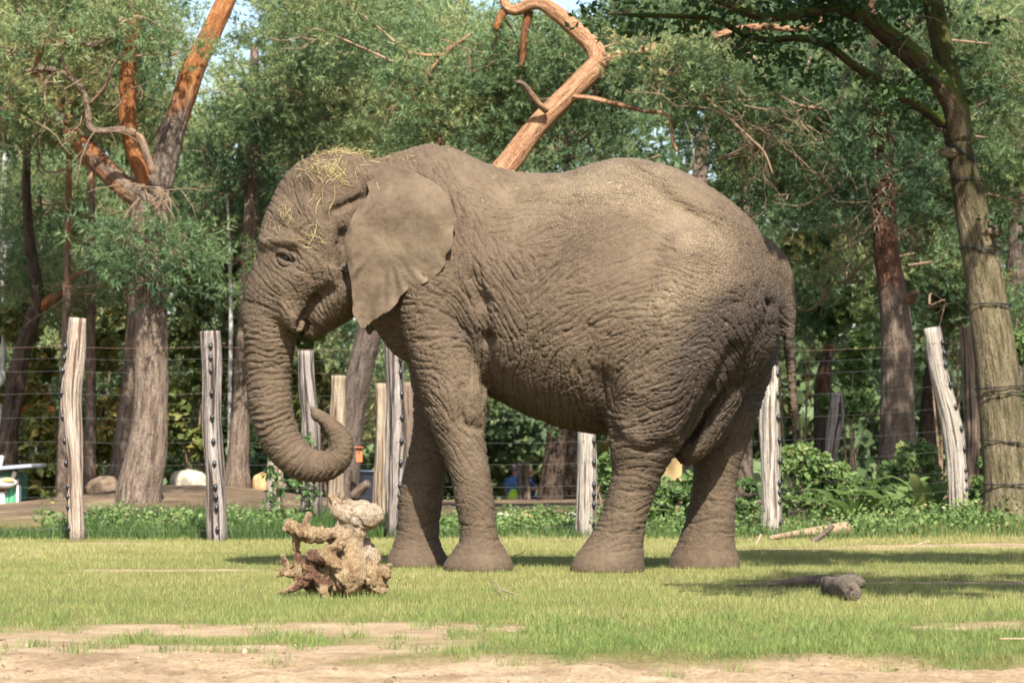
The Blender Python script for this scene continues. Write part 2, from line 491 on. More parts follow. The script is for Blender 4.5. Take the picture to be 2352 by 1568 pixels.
def uv_of(P):
    """side plane of the elephant in pixel-like units"""
    P = np.asarray(P)
    k = FPX / (P[:, 1] + 20.0)
    return np.stack([1176 + P[:, 0] * k, 1050 - (P[:, 2] - 0.765) * k * 1.0], -1)
uv = uv_of(V)
mid = ymid(uv[:, 0])
near = V[:, 1] < mid
N = vnormals(V, F)

def seg_d(uv, a, b):
    a, b = np.array(a, float), np.array(b, float)
    d = b - a
    t = np.clip(((uv - a) @ d) / (d @ d + 1e-9), 0, 1)
    return np.linalg.norm(uv - a - t[:, None] * d, axis=1)

sideness = sstep(np.abs(N[:, 1]), 0.15, 0.55)
FORM = [((652, 588), (664, 596), 20, -.042), ((612, 558), (672, 552), 15, .034), ((604, 545), (640, 530), 16, .014), ((662, 450), (690, 430), 24, -.042), ((640, 480), (650, 500), 14, .010),
        ((690, 640), (720, 610), 26, .018), ((722, 690), (752, 668), 16, -.045), ((697, 745), (724, 695), 11, -.075), ((690, 770), (697, 745), 9, -.05),
        ((760, 500), (790, 560), 18, -.03), ((790, 540), (796, 640), 16, -.05), ((770, 480), (850, 446), 9, -.04), ((735, 520), (700, 470), 18, .014),
        ((1104, 690), (1116, 780), 17, -.036), ((1116, 780), (1124, 900), 14, -.045), ((1085, 640), (1104, 690), 17, -.03),
        ((1382, 880), (1392, 1000), 26, -.034), ((1350, 770), (1382, 880), 32, -.018),
        ((1746, 655), (1775, 700), 11, -.024), ((1775, 700), (1786, 770), 12, -.034), ((1690, 800), (1640, 905), 15, -.045), ((1640, 905), (1580, 1000), 13, -.05),
        ((1500, 480), (1510, 560), 34, -.025), ((1230, 470), (1420, 470), 36, -.018), ((1560, 440), (1640, 490), 30, .016), ((1200, 440), (1400, 440), 14, .016),
        ((1090, 905), (1086, 945), 22, .022), ((1062, 885), (1060, 960), 9, -.02), ((1070, 975), (1100, 985), 9, -.018), ((1000, 560), (1010, 640), 30, .012), ((960, 420), (1010, 500), 24, -.02),
        ((1030, 345), (1075, 480), 20, .018), ((1700, 650), (1600, 700), 26, .015), ((1490, 1040), (1540, 1020), 12, -.02), ((1400, 960), (1470, 1010), 16, .016),
        ((640, 655), (660, 720), 22, .012), ((690, 775), (676, 835), 10, -.025), ((676, 780), (664, 840), 9, .015)]
dsp = np.zeros(len(V))
for a, b, r, amt in FORM:
    dsp += amt * np.exp(-(seg_d(uv, a, b) / r) ** 2) * sideness
eye_d = np.linalg.norm((uv - np.array([658, 592])) * np.array([1.0, 1.15]), axis=1)
dsp += .024 * np.exp(-((eye_d - 13) / 3.2) ** 2) * sideness * sstep(uv[:, 1], 598, 588)
for rr_, wd, am in ((15, 3.2, .014), (24, 3.5, .010), (32, 4, .007)):
    dsp += am * np.exp(-((eye_d - rr_) / wd) ** 2) * sideness
V = V + N * dsp[:, None]
V = laplace(V, E, 2)
N = vnormals(V, F)
uv = uv_of(V)

# --- wrinkle direction field on the side plane
DIRN = [(1050, 480, .15, 1), (1075, 600, .4, 1), (1110, 700, .45, 1), (1140, 800, .3, 1), (1170, 900, .15, 1), (1040, 400, .5, 1), (1090, 420, .7, .6), (1180, 520, 1, -.35), (1275, 445, 1, -.05), (1400, 400, 1, .1), (1500, 430, 1, .35),
        (1150, 600, .5, 1), (1170, 700, .6, 1), (1250, 700, 1, -.6), (1320, 630, 1, -.65), (1390, 570, 1, -.5), (1300, 760, 1, -.65), (1420, 750, 1, -.45), (1510, 700, 1, -.15), (1650, 670, 1, .1), (1600, 590, 1, .2), (1600, 480, 1, .6), (1690, 560, .6, 1),
        (1690, 780, .5, 1), (1640, 850, .5, 1), (1370, 870, .1, 1), (1320, 860, 0, 1), (1250, 860, .1, 1), (1250, 950, .3, 1), (1330, 960, .3, 1), (1463, 845, 1, -.7), (1510, 920, 1, -.4), (1450, 980, 1, -.1), (1480, 1040, 1, .2), (1570, 800, 1, -.3), (1600, 900, .6, -1),
        (1740, 600, .5, 1), (1770, 700, .2, 1), (1760, 850, -.5, 1), (1440, 1100, 1, -.1), (1420, 1200, 1, .2), (1390, 1280, 1, -.35), (1450, 1260, 1, .1), (1640, 1000, .6, -1), (1640, 1100, 1, .35), (1640, 1240, 1, .15), (1610, 1285, 1, 0),
        (1010, 780, 1, .05), (980, 860, 1, .25), (1040, 880, .3, 1), (1085, 930, .2, 1), (1010, 960, .7, 1), (1070, 1050, .5, .8), (1090, 1160, 1, .25), (1100, 1240, 1, .1), (1100, 1285, 1, 0), (990, 680, 1, .2), (1050, 690, .6, 1), (960, 620, 1, .3),
        (960, 1180, 1, .1), (965, 1050, 1, -.2), (650, 470, 1, .5), (700, 430, .4, 1), (740, 440, .3, 1), (640, 520, 1, .4), (700, 590, 1, .6), (690, 540, 1, .15), (740, 640, .1, 1), (700, 650, 1, .8), (640, 640, .7, 1), (640, 700, .5, 1), (740, 560, .4, 1), (770, 500, .5, 1),
        (680, 820, 1, .5), (1812, 900, 1, .1), (1815, 780, 1, .2)]
tc = resample(TRUNK, 60)
for i in range(5, 58, 3):
    tx, ty = tc[i + 1, :2] - tc[i - 1, :2]
    DIRN.append((tc[i, 0], tc[i, 1], -ty, tx))
GS = 2.0
gx0, gy0, gw, gh = 530, 310, 660, 520
gxx, gyy = np.meshgrid(gx0 + GS * np.arange(gw), gy0 + GS * np.arange(gh))
c2 = np.zeros_like(gxx); s2 = np.zeros_like(gxx)
for x_, y_, dx, dy in DIRN:
    a = math.atan2(dy, dx)
    sg = 34.0
    w_ = np.exp(-((gxx - x_) ** 2 + (gyy - y_) ** 2) / (2 * sg * sg)) + 1e-4 / (1 + ((gxx - x_) ** 2 + (gyy - y_) ** 2) / 900)
    c2 += w_ * math.cos(2 * a); s2 += w_ * math.sin(2 * a)
ANG = 0.5 * np.arctan2(s2, c2)

def gblur(A, sg):
    fy = np.fft.fftfreq(A.shape[0])[:, None]; fx = np.fft.rfftfreq(A.shape[1])[None]
    return np.fft.irfft2(np.fft.rfft2(A) * np.exp(-2 * (math.pi * sg) ** 2 * (fx ** 2 + fy ** 2)), A.shape)

def bil(A, x, y):
    x = np.clip(x, 0, A.shape[1] - 1.001); y = np.clip(y, 0, A.shape[0] - 1.001)
    i, j = x.astype(int), y.astype(int); fx, fy = x - i, y - j
    return (A[j, i] * (1 - fx) + A[j, i + 1] * fx) * (1 - fy) + (A[j + 1, i] * (1 - fx) + A[j + 1, i + 1] * fx) * fy

def lic(ang, cell, length, seed):
    r = np.random.default_rng(seed)
    n0 = gblur(r.normal(size=ang.shape), cell)
    n0 -= gblur(n0, cell * 2.2)
    acc = n0.copy()
    X0, Y0 = np.meshgrid(np.arange(gw, dtype=float), np.arange(gh, dtype=float))
    for sgn in (1, -1):
        x, y = X0.copy(), Y0.copy()
        pdx, pdy = sgn * np.cos(ang), sgn * np.sin(ang)
        for k in range(length):
            i = np.clip(x.astype(int), 0, gw - 1); j = np.clip(y.astype(int), 0, gh - 1)
            a = ang[j, i]; dx, dy = np.cos(a), np.sin(a)
            fl = np.where(dx * pdx + dy * pdy < 0, -1, 1)
            pdx, pdy = dx * fl, dy * fl
            x += pdx; y += pdy
            acc += bil(n0, x, y) * (1 - k / length)
    sd = np.sqrt(gblur(acc ** 2, 12) + 1e-12)
    return acc / sd

wob = gblur(np.random.default_rng(4).normal(size=ANG.shape), 9); wob /= wob.std()
A1 = ANG + 0.16 * wob
W1 = lic(A1, 2.4, 38, 11)
W2 = lic(ANG + 1.05 + 0.3 * wob, 2.0, 9, 12)
W3 = lic(ANG - 1.0 + 0.3 * wob, 2.2, 8, 13)
W4 = lic(A1, 2.0, 30, 14)
gu, gv = (uv[:, 0] - gx0) / GS, (uv[:, 1] - gy0) / GS
off = np.where(V[:, 1] < ymid(uv[:, 0]), 0.0, 7.3)
def S(Wm): return bil(Wm, gu + off, gv + off)
def crease(v, s): return np.exp(-(v / s) ** 2)

# region weights
def blob(pts, r):
    return np.clip(sum(np.exp(-((uv[:, 0] - a) ** 2 + (uv[:, 1] - b) ** 2) / (r * r) ** 1.0) for a, b in pts), 0, 1)
P3 = V
strong = np.clip(0.86 + 0.34 * vnoise(P3, 2.2, 21) + 0.7 * blob([(1120, 700), (1150, 820), (1330, 860), (1370, 900), (1300, 750), (1640, 700), (1680, 780), (1550, 780)], 75)
                 + 0.5 * blob([(1690, 850), (1500, 900), (1560, 720)], 90) - 0.35 * blob([(1390, 570), (1500, 600), (1560, 470), (1400, 420)], 80), 0.45, 1.08)
head = 1 - sstep(uv[:, 0], 800, 860)
strong = np.where(uv[:, 0] < 830, 0.55 + 0.4 * blob([(700, 600), (740, 650), (690, 660), (720, 560), (640, 470), (610, 690), (660, 800)], 50), strong)
foot = sstep(uv[:, 1], 1235, 1292) * (V[:, 2] < 0.25)
smo = (1 - 0.75 * foot)
# trunk rings
tp = tc[:, :2]
TRC = resample(TRUNK, 240)[:, :2]
near_t = np.where((uv[:, 0] < 840) & (uv[:, 1] > 690) & (V[:, 2] < 1.95))[0]
sl = np.concatenate([[0], np.cumsum(np.linalg.norm(np.diff(TRC, axis=0), axis=1))])
trk = np.zeros(len(V)); ring = np.zeros(len(V))
if len(near_t):
    d2 = ((uv[near_t][:, None, :] - TRC[None]) ** 2).sum(-1)
    k_ = d2.argmin(1); dist = np.sqrt(d2.min(1))
    s_ = sl[k_] + 0.25 * (vnoise(V[near_t], 5, 31) * 60 + vnoise(V[near_t], 14, 32) * 24)
    # finer projection for smooth arclength
    kk = np.clip(k_, 1, len(TRC) - 2)
    td = TRC[kk + 1] - TRC[kk - 1]; td /= np.linalg.norm(td, axis=1)[:, None]
    s_ += ((uv[near_t] - TRC[k_]) * td).sum(1)
    per = np.interp(sl[k_], [0, 200, 450, 620, 760], [15, 15, 14, 9, 6])
    phase = np.interp(np.clip(s_, 0, sl[-1]), np.linspace(0, sl[-1], 400), np.cumsum(1 / np.interp(np.linspace(0, sl[-1], 400), [0, 200, 450, 620, 760], [15, 15, 13.5, 10, 7])) * sl[-1] / 400)
    am = np.interp(sl[k_], [60, 130, 330, 480, 560, 640, 760], [0, .7, 1.0, .8, .42, .15, .05])
    rg = np.exp(-((phase - np.round(phase)) / .20) ** 2) * (.65 + .5 * vnoise(V[near_t] * np.array([1, 1, 3.0]), 6, 33)) + .45 * np.exp(-((phase * 1.83 + .4 * vnoise(V[near_t], 6, 34) - np.round(phase * 1.83 + .4 * vnoise(V[near_t], 6, 34))) / .2) ** 2)
    inside = (dist < 80) & ~((uv[near_t, 0] > 694) & (uv[near_t, 1] < 800))
    trk[near_t] = am * inside; ring[near_t] = rg
brk = 0.75 + 0.45 * vnoise(V, 9, 35)
body_w = 1 - 0.45 * np.clip(trk, 0, 1)
deep = strong * smo * body_w
leg = sstep(uv[:, 1], 980, 1080)
D = -(0.0140 * crease(S(W1), 0.22) + 0.0042 * crease(S(W2), 0.24) * (1 - .4 * leg) + 0.0030 * crease(S(W3), 0.24) * (1 - .4 * leg) + 0.0075 * crease(S(W4), 0.24)) * deep * (1 - .35 * leg)
D += -0.017 * trk * ring * brk
D += 0.004 * vnoise(V, 7, 41) * smo + 0.0018 * vnoise(V, 40, 44)
fb = (V[:, 2] < 0.02)
D = np.where(fb, 0, D)
V = V + N * D[:, None]

mud_shade = (1.0 * blob([(1700, 790), (1720, 840), (1680, 850), (1640, 900), (1745, 760), (1660, 800), (1755, 820), (1750, 720), (1620, 850), (1700, 740), (1600, 930)], 70) + 0.55 * blob([(1560, 1020), (1530, 1010), (1600, 960), (1730, 900), (1500, 1030)], 45)
       + 0.35 * blob([(1250, 950), (1180, 930), (1330, 975), (1300, 920), (1220, 880)], 55) + 0.4 * blob([(1085, 790), (1080, 760)], 30) + 0.3 * blob([(1390, 960), (1370, 900)], 40) + 0.3 * blob([(790, 640), (735, 690), (715, 730)], 24))  # rear mud plus painted shade on rump, belly, folds and jaw
mud_shade = np.clip(mud_shade * (0.85 + 0.25 * fbm(V, 3, 51, 3)), 0, 0.97)
mud_shade = np.maximum(mud_shade, 0.85 * blob([(658, 594)], 17))  # eye socket shading painted into the skin colour
dust = 0.85 * blob([(1560, 470), (1640, 530), (1480, 430), (1400, 410), (1270, 440), (1200, 470), (1600, 640), (1540, 680)], 70) + 0.4 * blob([(1560, 620), (1450, 650), (1060, 400), (640, 700), (1120, 1000), (1090, 900)], 80)
dust = np.clip(dust * (0.75 + 0.6 * fbm(V, 3.3, 55, 3)), 0, 0.9)
crack = np.clip(0.38 + 0.65 * blob([(1740, 600), (1680, 640), (1620, 680), (1400, 390), (1480, 400), (1660, 560), (1750, 700), (1300, 500)], 80), 0, 1) * smo

# --- ears
EAR = np.array([(833, 377), (872, 373), (911, 380), (950, 394), (989, 414), (1017, 435), (1036, 466), (1046, 494), (1049, 507), (1041, 525), (1040, 556), (1032, 582), (1017, 615), (993, 642), (962, 656), (935, 669), (919, 681), (911, 697),
                (888, 720), (864, 736), (849, 744), (841, 753), (829, 754), (816, 737), (809, 716), (810, 697), (808, 677), (806, 650), (800, 619), (792, 582), (790, 556), (794, 535), (803, 512), (812, 490), (830, 466), (846, 440), (838, 410)], float)
no = 200
loop = interp_path(np.vstack([EAR, EAR[:1]]), no + 1)[:-1]
_j = np.random.default_rng(3)
for _q in range(13):
    _i = _j.integers(58, 127); _w = _j.integers(1, 4)
    for _k in range(-_w, _w + 1): loop[_i + _k] += (np.array([884.0, 545.0]) - loop[_i + _k]) * _j.uniform(.012, .03) * (1 - abs(_k) / (_w + 1))
EC = np.array([884.0, 545.0])
nt = 60
def ear_w(u, v):
    w = .425 + .175 * sstep(u, 800, 1045) + .05 * np.exp(-((u - 805) / 26) ** 2) * sstep(v, 430, 520)
    w = w - .20 * (1 - sstep(v, 365, 500)) * (1 - 0.3 * sstep(u, 900, 1000)) + 0.03 * sstep(v, 640, 760)
    w = w - .10 * (1 - sstep(u, 825, 890)) * (1 - sstep(v, 400, 455))
    return w
def make_ear(sgn):
    t = np.linspace(0, 1, nt)[:, None, None] ** 0.85
    uvp = EC + t * (loop[None] - EC)
    u, v = uvp[..., 0], uvp[..., 1]
    ang = np.arctan2(v - EC[1], u - EC[0])
    rad = t[..., 0] + 0 * u
    q = np.stack([u / 60, v / 60, 0 * u], -1)
    w = ear_w(u, v)
    fold = sstep(rad, .25, .9) * (0.0065 * np.sin(ang * 17 + 2.5 * vnoise(q, .8, 61)) * sstep(v, 540, 640) + 0.0045 * np.sin(ang * 31 + 3 * vnoise(q, 1.3, 62)) * sstep(v, 560, 660))
    edge = sstep(rad, .84, 1.0) * 0.010 * np.sin(ang * 9 + 1.0)
    w = w + fold + edge + 0.016 * fbm(q, .8, 63, 3) + 0.0022 * vnoise(q, 9, 65)
    flap = np.exp(-((u - (832 + 0.12 * (v - 640))) / 15) ** 2) * sstep(v, 620, 700) * 0.022
    w = w - flap
    th = 0.012 * (1 - rad ** 6) + 0.0035
    out = []
    for face in (0, 1):
        ww = w + (th if face == 0 else -th)
        y = ymid(u) + sgn * ww
        k = (y + 20) / FPX
        kn = (ymid(u) - ww + 20) / FPX                 # outline fixed at the near ear's depth
        x = (u - 1176) * kn; z = 0.765 + (1050 - v) * kn
        out.append(np.stack([x, y, z], -1).reshape(-1, 3))
    Vv = np.vstack(out)
    n1 = nt * no
    idx = np.arange(n1).reshape(nt, no)
    a = idx[:-1]; b = np.roll(a, -1, 1); d = idx[1:]; c = np.roll(d, -1, 1)
    Q = np.stack([a, b, c, d], -1).reshape(-1, 4)
    rim = np.stack([idx[-1], np.roll(idx[-1], -1), np.roll(idx[-1], -1) + n1, idx[-1] + n1], -1)
    if sgn < 0: Ff = np.vstack([Q, Q[:, ::-1] + n1, rim])
    else: Ff = np.vstack([Q[:, ::-1], Q + n1, rim[:, ::-1]])
    return Vv, Ff
Va, Fa = [V], [F]; nb = len(V); cnt = nb
for sgn in (-1, 1):
    ev_, ef_ = make_ear(sgn)
    Va.append(ev_); Fa.append(ef_ + cnt); cnt += len(ev_)
V_all = np.vstack(Va); F_all = np.vstack(Fa)
ne = cnt - nb
eu = uv_of(V_all[nb:])
e_dust_sun = np.clip(0.45 + 0.6 * fbm(V_all[nb:], 4.0, 71, 3), 0, 0.9) * 0.85  # ear dust, raised to paint sunlight into the colour
elephant = thing('elephant', (0.8, 0.3, 0), 'large brown-grey elephant with curled trunk standing side-on on the grass', 'elephant')
body = mesh_obj('body', V_all, F_all, SKIN, elephant, True,
                {'mud_shade': np.concatenate([mud_shade, np.zeros(ne)]), 'dust': np.concatenate([dust, e_dust_sun]), 'crack': np.concatenate([crack, np.full(ne, 0.12)])})
ELE_BVH = BVHTree.FromPolygons(V_all.tolist(), F_all.tolist())

def hit_side(px, py):
    """first point of the near side met along +y at the place the pixel shows"""
    P = U(px, py, -1.2); d = Vector(P - CAM).normalized()
    h = ELE_BVH.ray_cast(Vector(P), d)
    return (np.array(h[0]), np.array(h[1])) if h[0] is not None else (None, None)

# eyes
k = NT('eye_dark')
EYE = k.done(k.ramp(k.noise(k.coord(), 40, 3), [(0.3, (0.012, 0.007, 0.004)), (0.7, (0.035, 0.018, 0.008))]), 0.12, 0.6)
def uvsphere(c, r, nu=16, nv=10, sc=(1, 1, 1)):
    Vv, Ff = [], []
    for j in range(nv + 1):
        ph = math.pi * j / nv
        for i in range(nu):
            a = 2 * math.pi * i / nu
            Vv.append((c[0] + r * sc[0] * math.sin(ph) * math.cos(a), c[1] + r * sc[1] * math.sin(ph) * math.sin(a), c[2] + r * sc[2] * math.cos(ph)))
    for j in range(nv):
        for i in range(nu):
            Ff.append([j * nu + i, (j + 1) * nu + i, (j + 1) * nu + (i + 1) % nu, j * nu + (i + 1) % nu])
    return np.array(Vv), Ff, None
hp, hn = hit_side(658, 592)
if hp is not None:
    for sgn in (-1, 1):
        c = hp.copy(); ym = float(ymid(658))
        c[1] += 0.020
        if sgn > 0: c[1] = 2 * ym - c[1]
        v_, f_, _ = uvsphere(c, 0.036, 24, 16)
        eye_ = mesh_obj('eye', v_, f_, EYE, elephant, True)
        for nm, pts, dep in (('upper_eyelid', [(636, 580, 5), (645, 577, 7), (657, 579, 8), (668, 587, 8), (677, 600, 6.5), (683, 611, 4)], (.004, -.018, -.028, -.026, -.012, .004)),
                             ('lower_eyelid', [(639, 592, 4), (646, 601, 6), (656, 607, 7), (667, 608, 6.5), (678, 611, 4)], (.004, -.012, -.022, -.016, .004)),
                             ('eyelid_fold', [(634, 571, 4), (648, 567, 6), (664, 570, 6.5), (678, 581, 6), (688, 597, 4)], (.008, -.006, -.010, -.006, .008))):
            R_ = resample([(*p, d_) for p, d_ in zip(pts, dep)], 22)
            Cc = []
            for r_ in R_:
                q_ = U(r_[0], r_[1], hp[1]); yy_ = hp[1] + r_[3]
                q_ = np.array([q_[0], yy_ if sgn < 0 else 2 * ym - yy_, q_[2]]); Cc.append(q_)
            v_, f_, _ = tube(np.array(Cc), R_[:, 2] * pm(.5), 10)
            v_ = v_ + .0016 * vnoise(v_, 120, 47)[:, None]
            mesh_obj(nm, v_, f_, SKIN, eye_, True, {'mud_shade': np.full(len(v_), .55), 'dust': np.zeros(len(v_)), 'crack': np.full(len(v_), .6)})

# sparse tail hairs
rt = np.random.default_rng(5)
hairs = []
tip = U(1826, 1005, float(ymid(1826)))
for i in range(26):
    p0 = tip + rt.normal(0, .010, 3) + np.array([0, 0, rt.uniform(0, .06)])
    ln = rt.uniform(.02, .07)
    p1 = p0 + np.array([rt.normal(0, .012), rt.normal(0, .012), -ln])
    hairs.append(tube(np.array([p0, (p0 + p1) / 2 + rt.normal(0, .003, 3), p1]), [.0016, .0014, .0006], 4))
v_, f_, _ = join_parts(hairs)
HAIR = plain_material('tail_hair', (0.03, 0.022, 0.018), 0.5)
mesh_obj('tail_hair', v_, f_, HAIR, elephant)

# hay on the head
STRAW = leaf_material('straw', [(0.0, (0.187, 0.1403, 0.0595)), (0.5, (0.323, 0.2465, 0.102)), (1.0, (0.4675, 0.391, 0.204))], 0.15)
rs = np.random.default_rng(9)
hv, hf, hr, o_ = [], [], [], 0
def add_straw(p, dirv, ln, w, rnd, curve):
    global o_
    dirv = dirv / np.linalg.norm(dirv)
    side = np.cross(dirv, rs.normal(size=3)); side /= np.linalg.norm(side)
    bend = np.cross(dirv, side)
    pts = []
    for j in range(6):
        t = j / 5 - .5
        pts.append(p + dirv * ln * t + bend * curve * ln * (0.25 - t * t))
    V_, F_, _ = tube(np.array(pts), [w * .8, w, w, w, w, w * .5], 3, False)
    hv.append(V_); hf.extend([[q + o_ for q in f] for f in F_]); hr.append(np.full(len(V_), rnd)); o_ += len(V_)
def straw_at(px, py, lo, hi, up=0.006):
    h, n = hit_side(px, py)
    if h is None: return
    d = rs.normal(size=3); d -= n * d.dot(n) * 0.85
    add_straw(h + n * rs.uniform(.001, up), d, rs.uniform(lo, hi), rs.uniform(.0009, .0018), rs.uniform(0, 1), rs.normal(0, .8))
for i in range(170): straw_at(rs.normal(752, 34), rs.normal(385, 17), .04, .13, .008)
for i in range(40): straw_at(rs.normal(735, 40), rs.normal(420, 26), .05, .14)
for i in range(26): straw_at(rs.normal(718, 16), rs.normal(540, 14), .05, .16)
for i in range(22): straw_at(rs.normal(655, 12), rs.normal(485, 10), .05, .12)
for i in range(14): straw_at(rs.normal(625, 22), rs.normal(530, 14), .05, .16)
for i in range(26): straw_at(rs.uniform(860, 960), rs.uniform(350, 372), .03, .08)
for i in range(90): straw_at(rs.uniform(1100, 1500), rs.normal(420, 40), .02, .05, .003)
for i in range(10):
    h, n = hit_side(rs.normal(740, 20), rs.normal(470, 30))
    if h is not None: add_straw(h + n * .006, np.array([rs.normal(.2, .2), 0, 1]), rs.uniform(.12, .22), .0018, rs.uniform(.6, 1), .5)
topy = []
for i in range(260):                                                     # tangle on the crown
    px = rs.normal(790, 34); x = (px - 1176) * pm(float(ymid(px)))
    h = ELE_BVH.ray_cast(Vector((x, float(ymid(px)) + rs.normal(-.05, .12), 3.4)), Vector((0, 0, -1)))
    if h[0] is None: continue
    p = np.array(h[0]) + np.array([0, 0, abs(rs.normal(0.001, .009))])
    d = rs.normal(size=3); d[2] *= 0.4
    add_straw(p, d, rs.uniform(.05, .14), rs.uniform(.0009, .0018), rs.uniform(0, 1), rs.normal(0, .9))
hay = mesh_obj('hay', np.vstack(hv), hf, STRAW, None, False, {'rnd': np.concatenate(hr)})
tag(hay, 'loose yellow hay scattered on the elephant head and back', 'hay', kind='stuff')
# ================================================================== grass
GRASS = leaf_material('grass', [(0.0, (.10, .16, .038)), (.35, (.19, .235, .065)), (.65, (.315, .305, .105)), (.88, (.43, .37, .165)), (1.0, (.52, .45, .25))], .35)
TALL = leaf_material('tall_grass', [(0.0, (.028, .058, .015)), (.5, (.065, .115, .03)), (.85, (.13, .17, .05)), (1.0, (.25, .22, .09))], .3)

def blades(x, y, h, w, lean, rnd, rng, z=None, seg=1):
    """one or two triangles per blade"""
    n = len(x)
    z = gz(x, y) if z is None else z
    a = rng.uniform(0, 2 * math.pi, n)
    dx, dy = np.cos(a), np.sin(a)
    la = rng.uniform(0, 2 * math.pi, n)
    lx, ly = np.cos(la) * lean, np.sin(la) * lean
    b = np.stack([x, y, z - .004], -1)
    s = np.stack([dx * w / 2, dy * w / 2, 0 * w], -1)
    tip = b + np.stack([lx * h, ly * h, h * np.sqrt(np.clip(1 - lean ** 2, .1, 1))], -1)
    if seg == 1:
        V = np.stack([b - s, b + s, tip], 1).reshape(-1, 3)
        F = np.arange(n * 3).reshape(n, 3)
        return V, F, np.repeat(rnd, 3)
    m = b + (tip - b) * .55; m[:, 2] += .12 * h
    V = np.stack([b - s, b + s, m + s * .8, m - s * .8, tip], 1).reshape(-1, 3)
    i = np.arange(n)[:, None] * 5
    F = np.vstack([i + np.array([[0, 1, 2]]), i + np.array([[0, 2, 3]]), i + np.array([[3, 2, 4]])])
    return V, F, np.repeat(rnd, 5)

rg = np.random.default_rng(21)
def scatter(n, y0, y1, pw=1.0):
    y = y0 + (y1 - y0) * rg.uniform(0, 1, n) ** pw
    hw = (y + 20) * .173 + .5
    x = rg.uniform(-1, 1, n) * hw
    return x, y
# keep blades out of the elephant's feet
FEET = []
for px, yy, r in ((1098, float(ymid(1098)) - .33, .235), (958, float(ymid(1018)) + .33, .205), (1396, float(ymid(1366)) - .36, .25), (1618, float(ymid(1548)) + .36, .24)):
    FEET.append(((px - 1176) * pm(yy), yy, r))
x, y = scatter(410000, -9.6, 8.6, 1.35)
P = np.stack([x, y, 0 * x], -1)
b = bare(x, y)
clump = vnoise(P, 6.0, 24)
keep = rg.uniform(0, 1, len(x)) < (1 - b) ** 1.3 * (0.72 + .28 * sstep(clump, -.5, .3))
for cx, cy, r in FEET: keep &= ((x - cx) ** 2 + (y - cy) ** 2) > (r * .93) ** 2
x, y, P, b, clump = x[keep], y[keep], P[keep], b[keep], clump[keep]
stripe = vnoise(P * np.array([.6, 1, 1]), .55, 26)
dry = .47 + .22 * stripe + .16 * vnoise(P, 2.4, 27) + .10 * sstep(y, 0, 5) - .18 * sstep(-y, 5.5, 7.5) * sstep(x, -.6, .4) - .10 * sstep(-y, 2.5, 4)
rnd = np.clip(dry + rg.normal(0, .17, len(x)), 0, 1)
long_ = sstep(-y, 5.6, 7.6) * .006 * sstep(clump, -.2, .4)
h = (.018 + .026 * rg.uniform(0, 1, len(x)) ** 1.6 + .012 * sstep(clump, 0, .6) + long_) * (1 - .45 * b) * (1 - .35 * sstep(-y, 5.0, 7.0))
for cx, cy, r in ((-1.0, -3.75, .45), (1.9, -1.9, .6)):
    h = h * (1 + .45 * np.exp(-((x - cx) ** 2 + (y - cy) ** 2) / r ** 2))
w = rg.uniform(.0020, .0036, len(x)) * (1 + .12 * np.clip(y, 0, 8) / 2)
lean = rg.uniform(.05, .65, len(x))
V1, F1, R1 = blades(x, y, h, w, lean, rnd, rg)
lawn = mesh_obj('grass', V1, F1, GRASS, None, False, {'rnd': R1})
tag(lawn, 'short sunlit yellow-green lawn grass of the paddock', 'grass', kind='stuff')
# coarser tufts near the sandy edge
cx_, cy_, n_t = [], [], 0
tx, ty = scatter(2400, -9.3, -5.8)
bt = bare(tx, ty)
kp = (rg.uniform(0, 1, len(tx)) < np.where(bt > .5, .12, .4) * (0.35 + .65 * sstep(tx, -1.6, .6))) & (ty > -8.95 + .3 * rg.uniform(-1, 1, len(tx)))
tx, ty = tx[kp], ty[kp]
m = 48
x = np.repeat(tx, m) + rg.normal(0, .035, len(tx) * m); y = np.repeat(ty, m) + rg.normal(0, .035, len(tx) * m)
rnd = np.clip(np.repeat(rg.normal(.24, .1, len(tx)), m) + rg.normal(0, .1, len(x)), 0, 1)
h = rg.uniform(.022, .062, len(x)); w = rg.uniform(.0018, .0032, len(x)); lean = rg.uniform(.1, .85, len(x))
V1, F1, R1 = blades(x, y, h, w, lean, rnd, rg, None, 3)
tuf = mesh_obj('grass_tufts', V1, F1, GRASS, None, False, {'rnd': R1})
tag(tuf, 'fresh green grass tufts along the edge of the bare sand', 'grass', kind='stuff')
# tall dark green grass behind the fence on the left and weeds along the fence
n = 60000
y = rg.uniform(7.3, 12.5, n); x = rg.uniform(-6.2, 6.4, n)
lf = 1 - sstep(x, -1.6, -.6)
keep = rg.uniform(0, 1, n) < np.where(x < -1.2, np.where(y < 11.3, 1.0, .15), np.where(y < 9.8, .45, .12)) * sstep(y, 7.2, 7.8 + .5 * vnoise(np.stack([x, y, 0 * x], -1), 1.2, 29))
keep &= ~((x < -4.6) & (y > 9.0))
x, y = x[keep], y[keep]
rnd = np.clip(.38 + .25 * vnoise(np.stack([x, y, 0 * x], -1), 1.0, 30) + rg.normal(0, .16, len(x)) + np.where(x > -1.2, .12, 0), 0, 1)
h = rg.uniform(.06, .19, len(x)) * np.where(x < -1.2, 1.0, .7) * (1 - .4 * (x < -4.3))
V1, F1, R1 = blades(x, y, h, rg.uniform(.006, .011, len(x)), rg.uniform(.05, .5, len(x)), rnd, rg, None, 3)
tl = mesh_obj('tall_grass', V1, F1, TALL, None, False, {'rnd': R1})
tag(tl, 'taller dark green grass growing along the log fence', 'grass', kind='stuff')
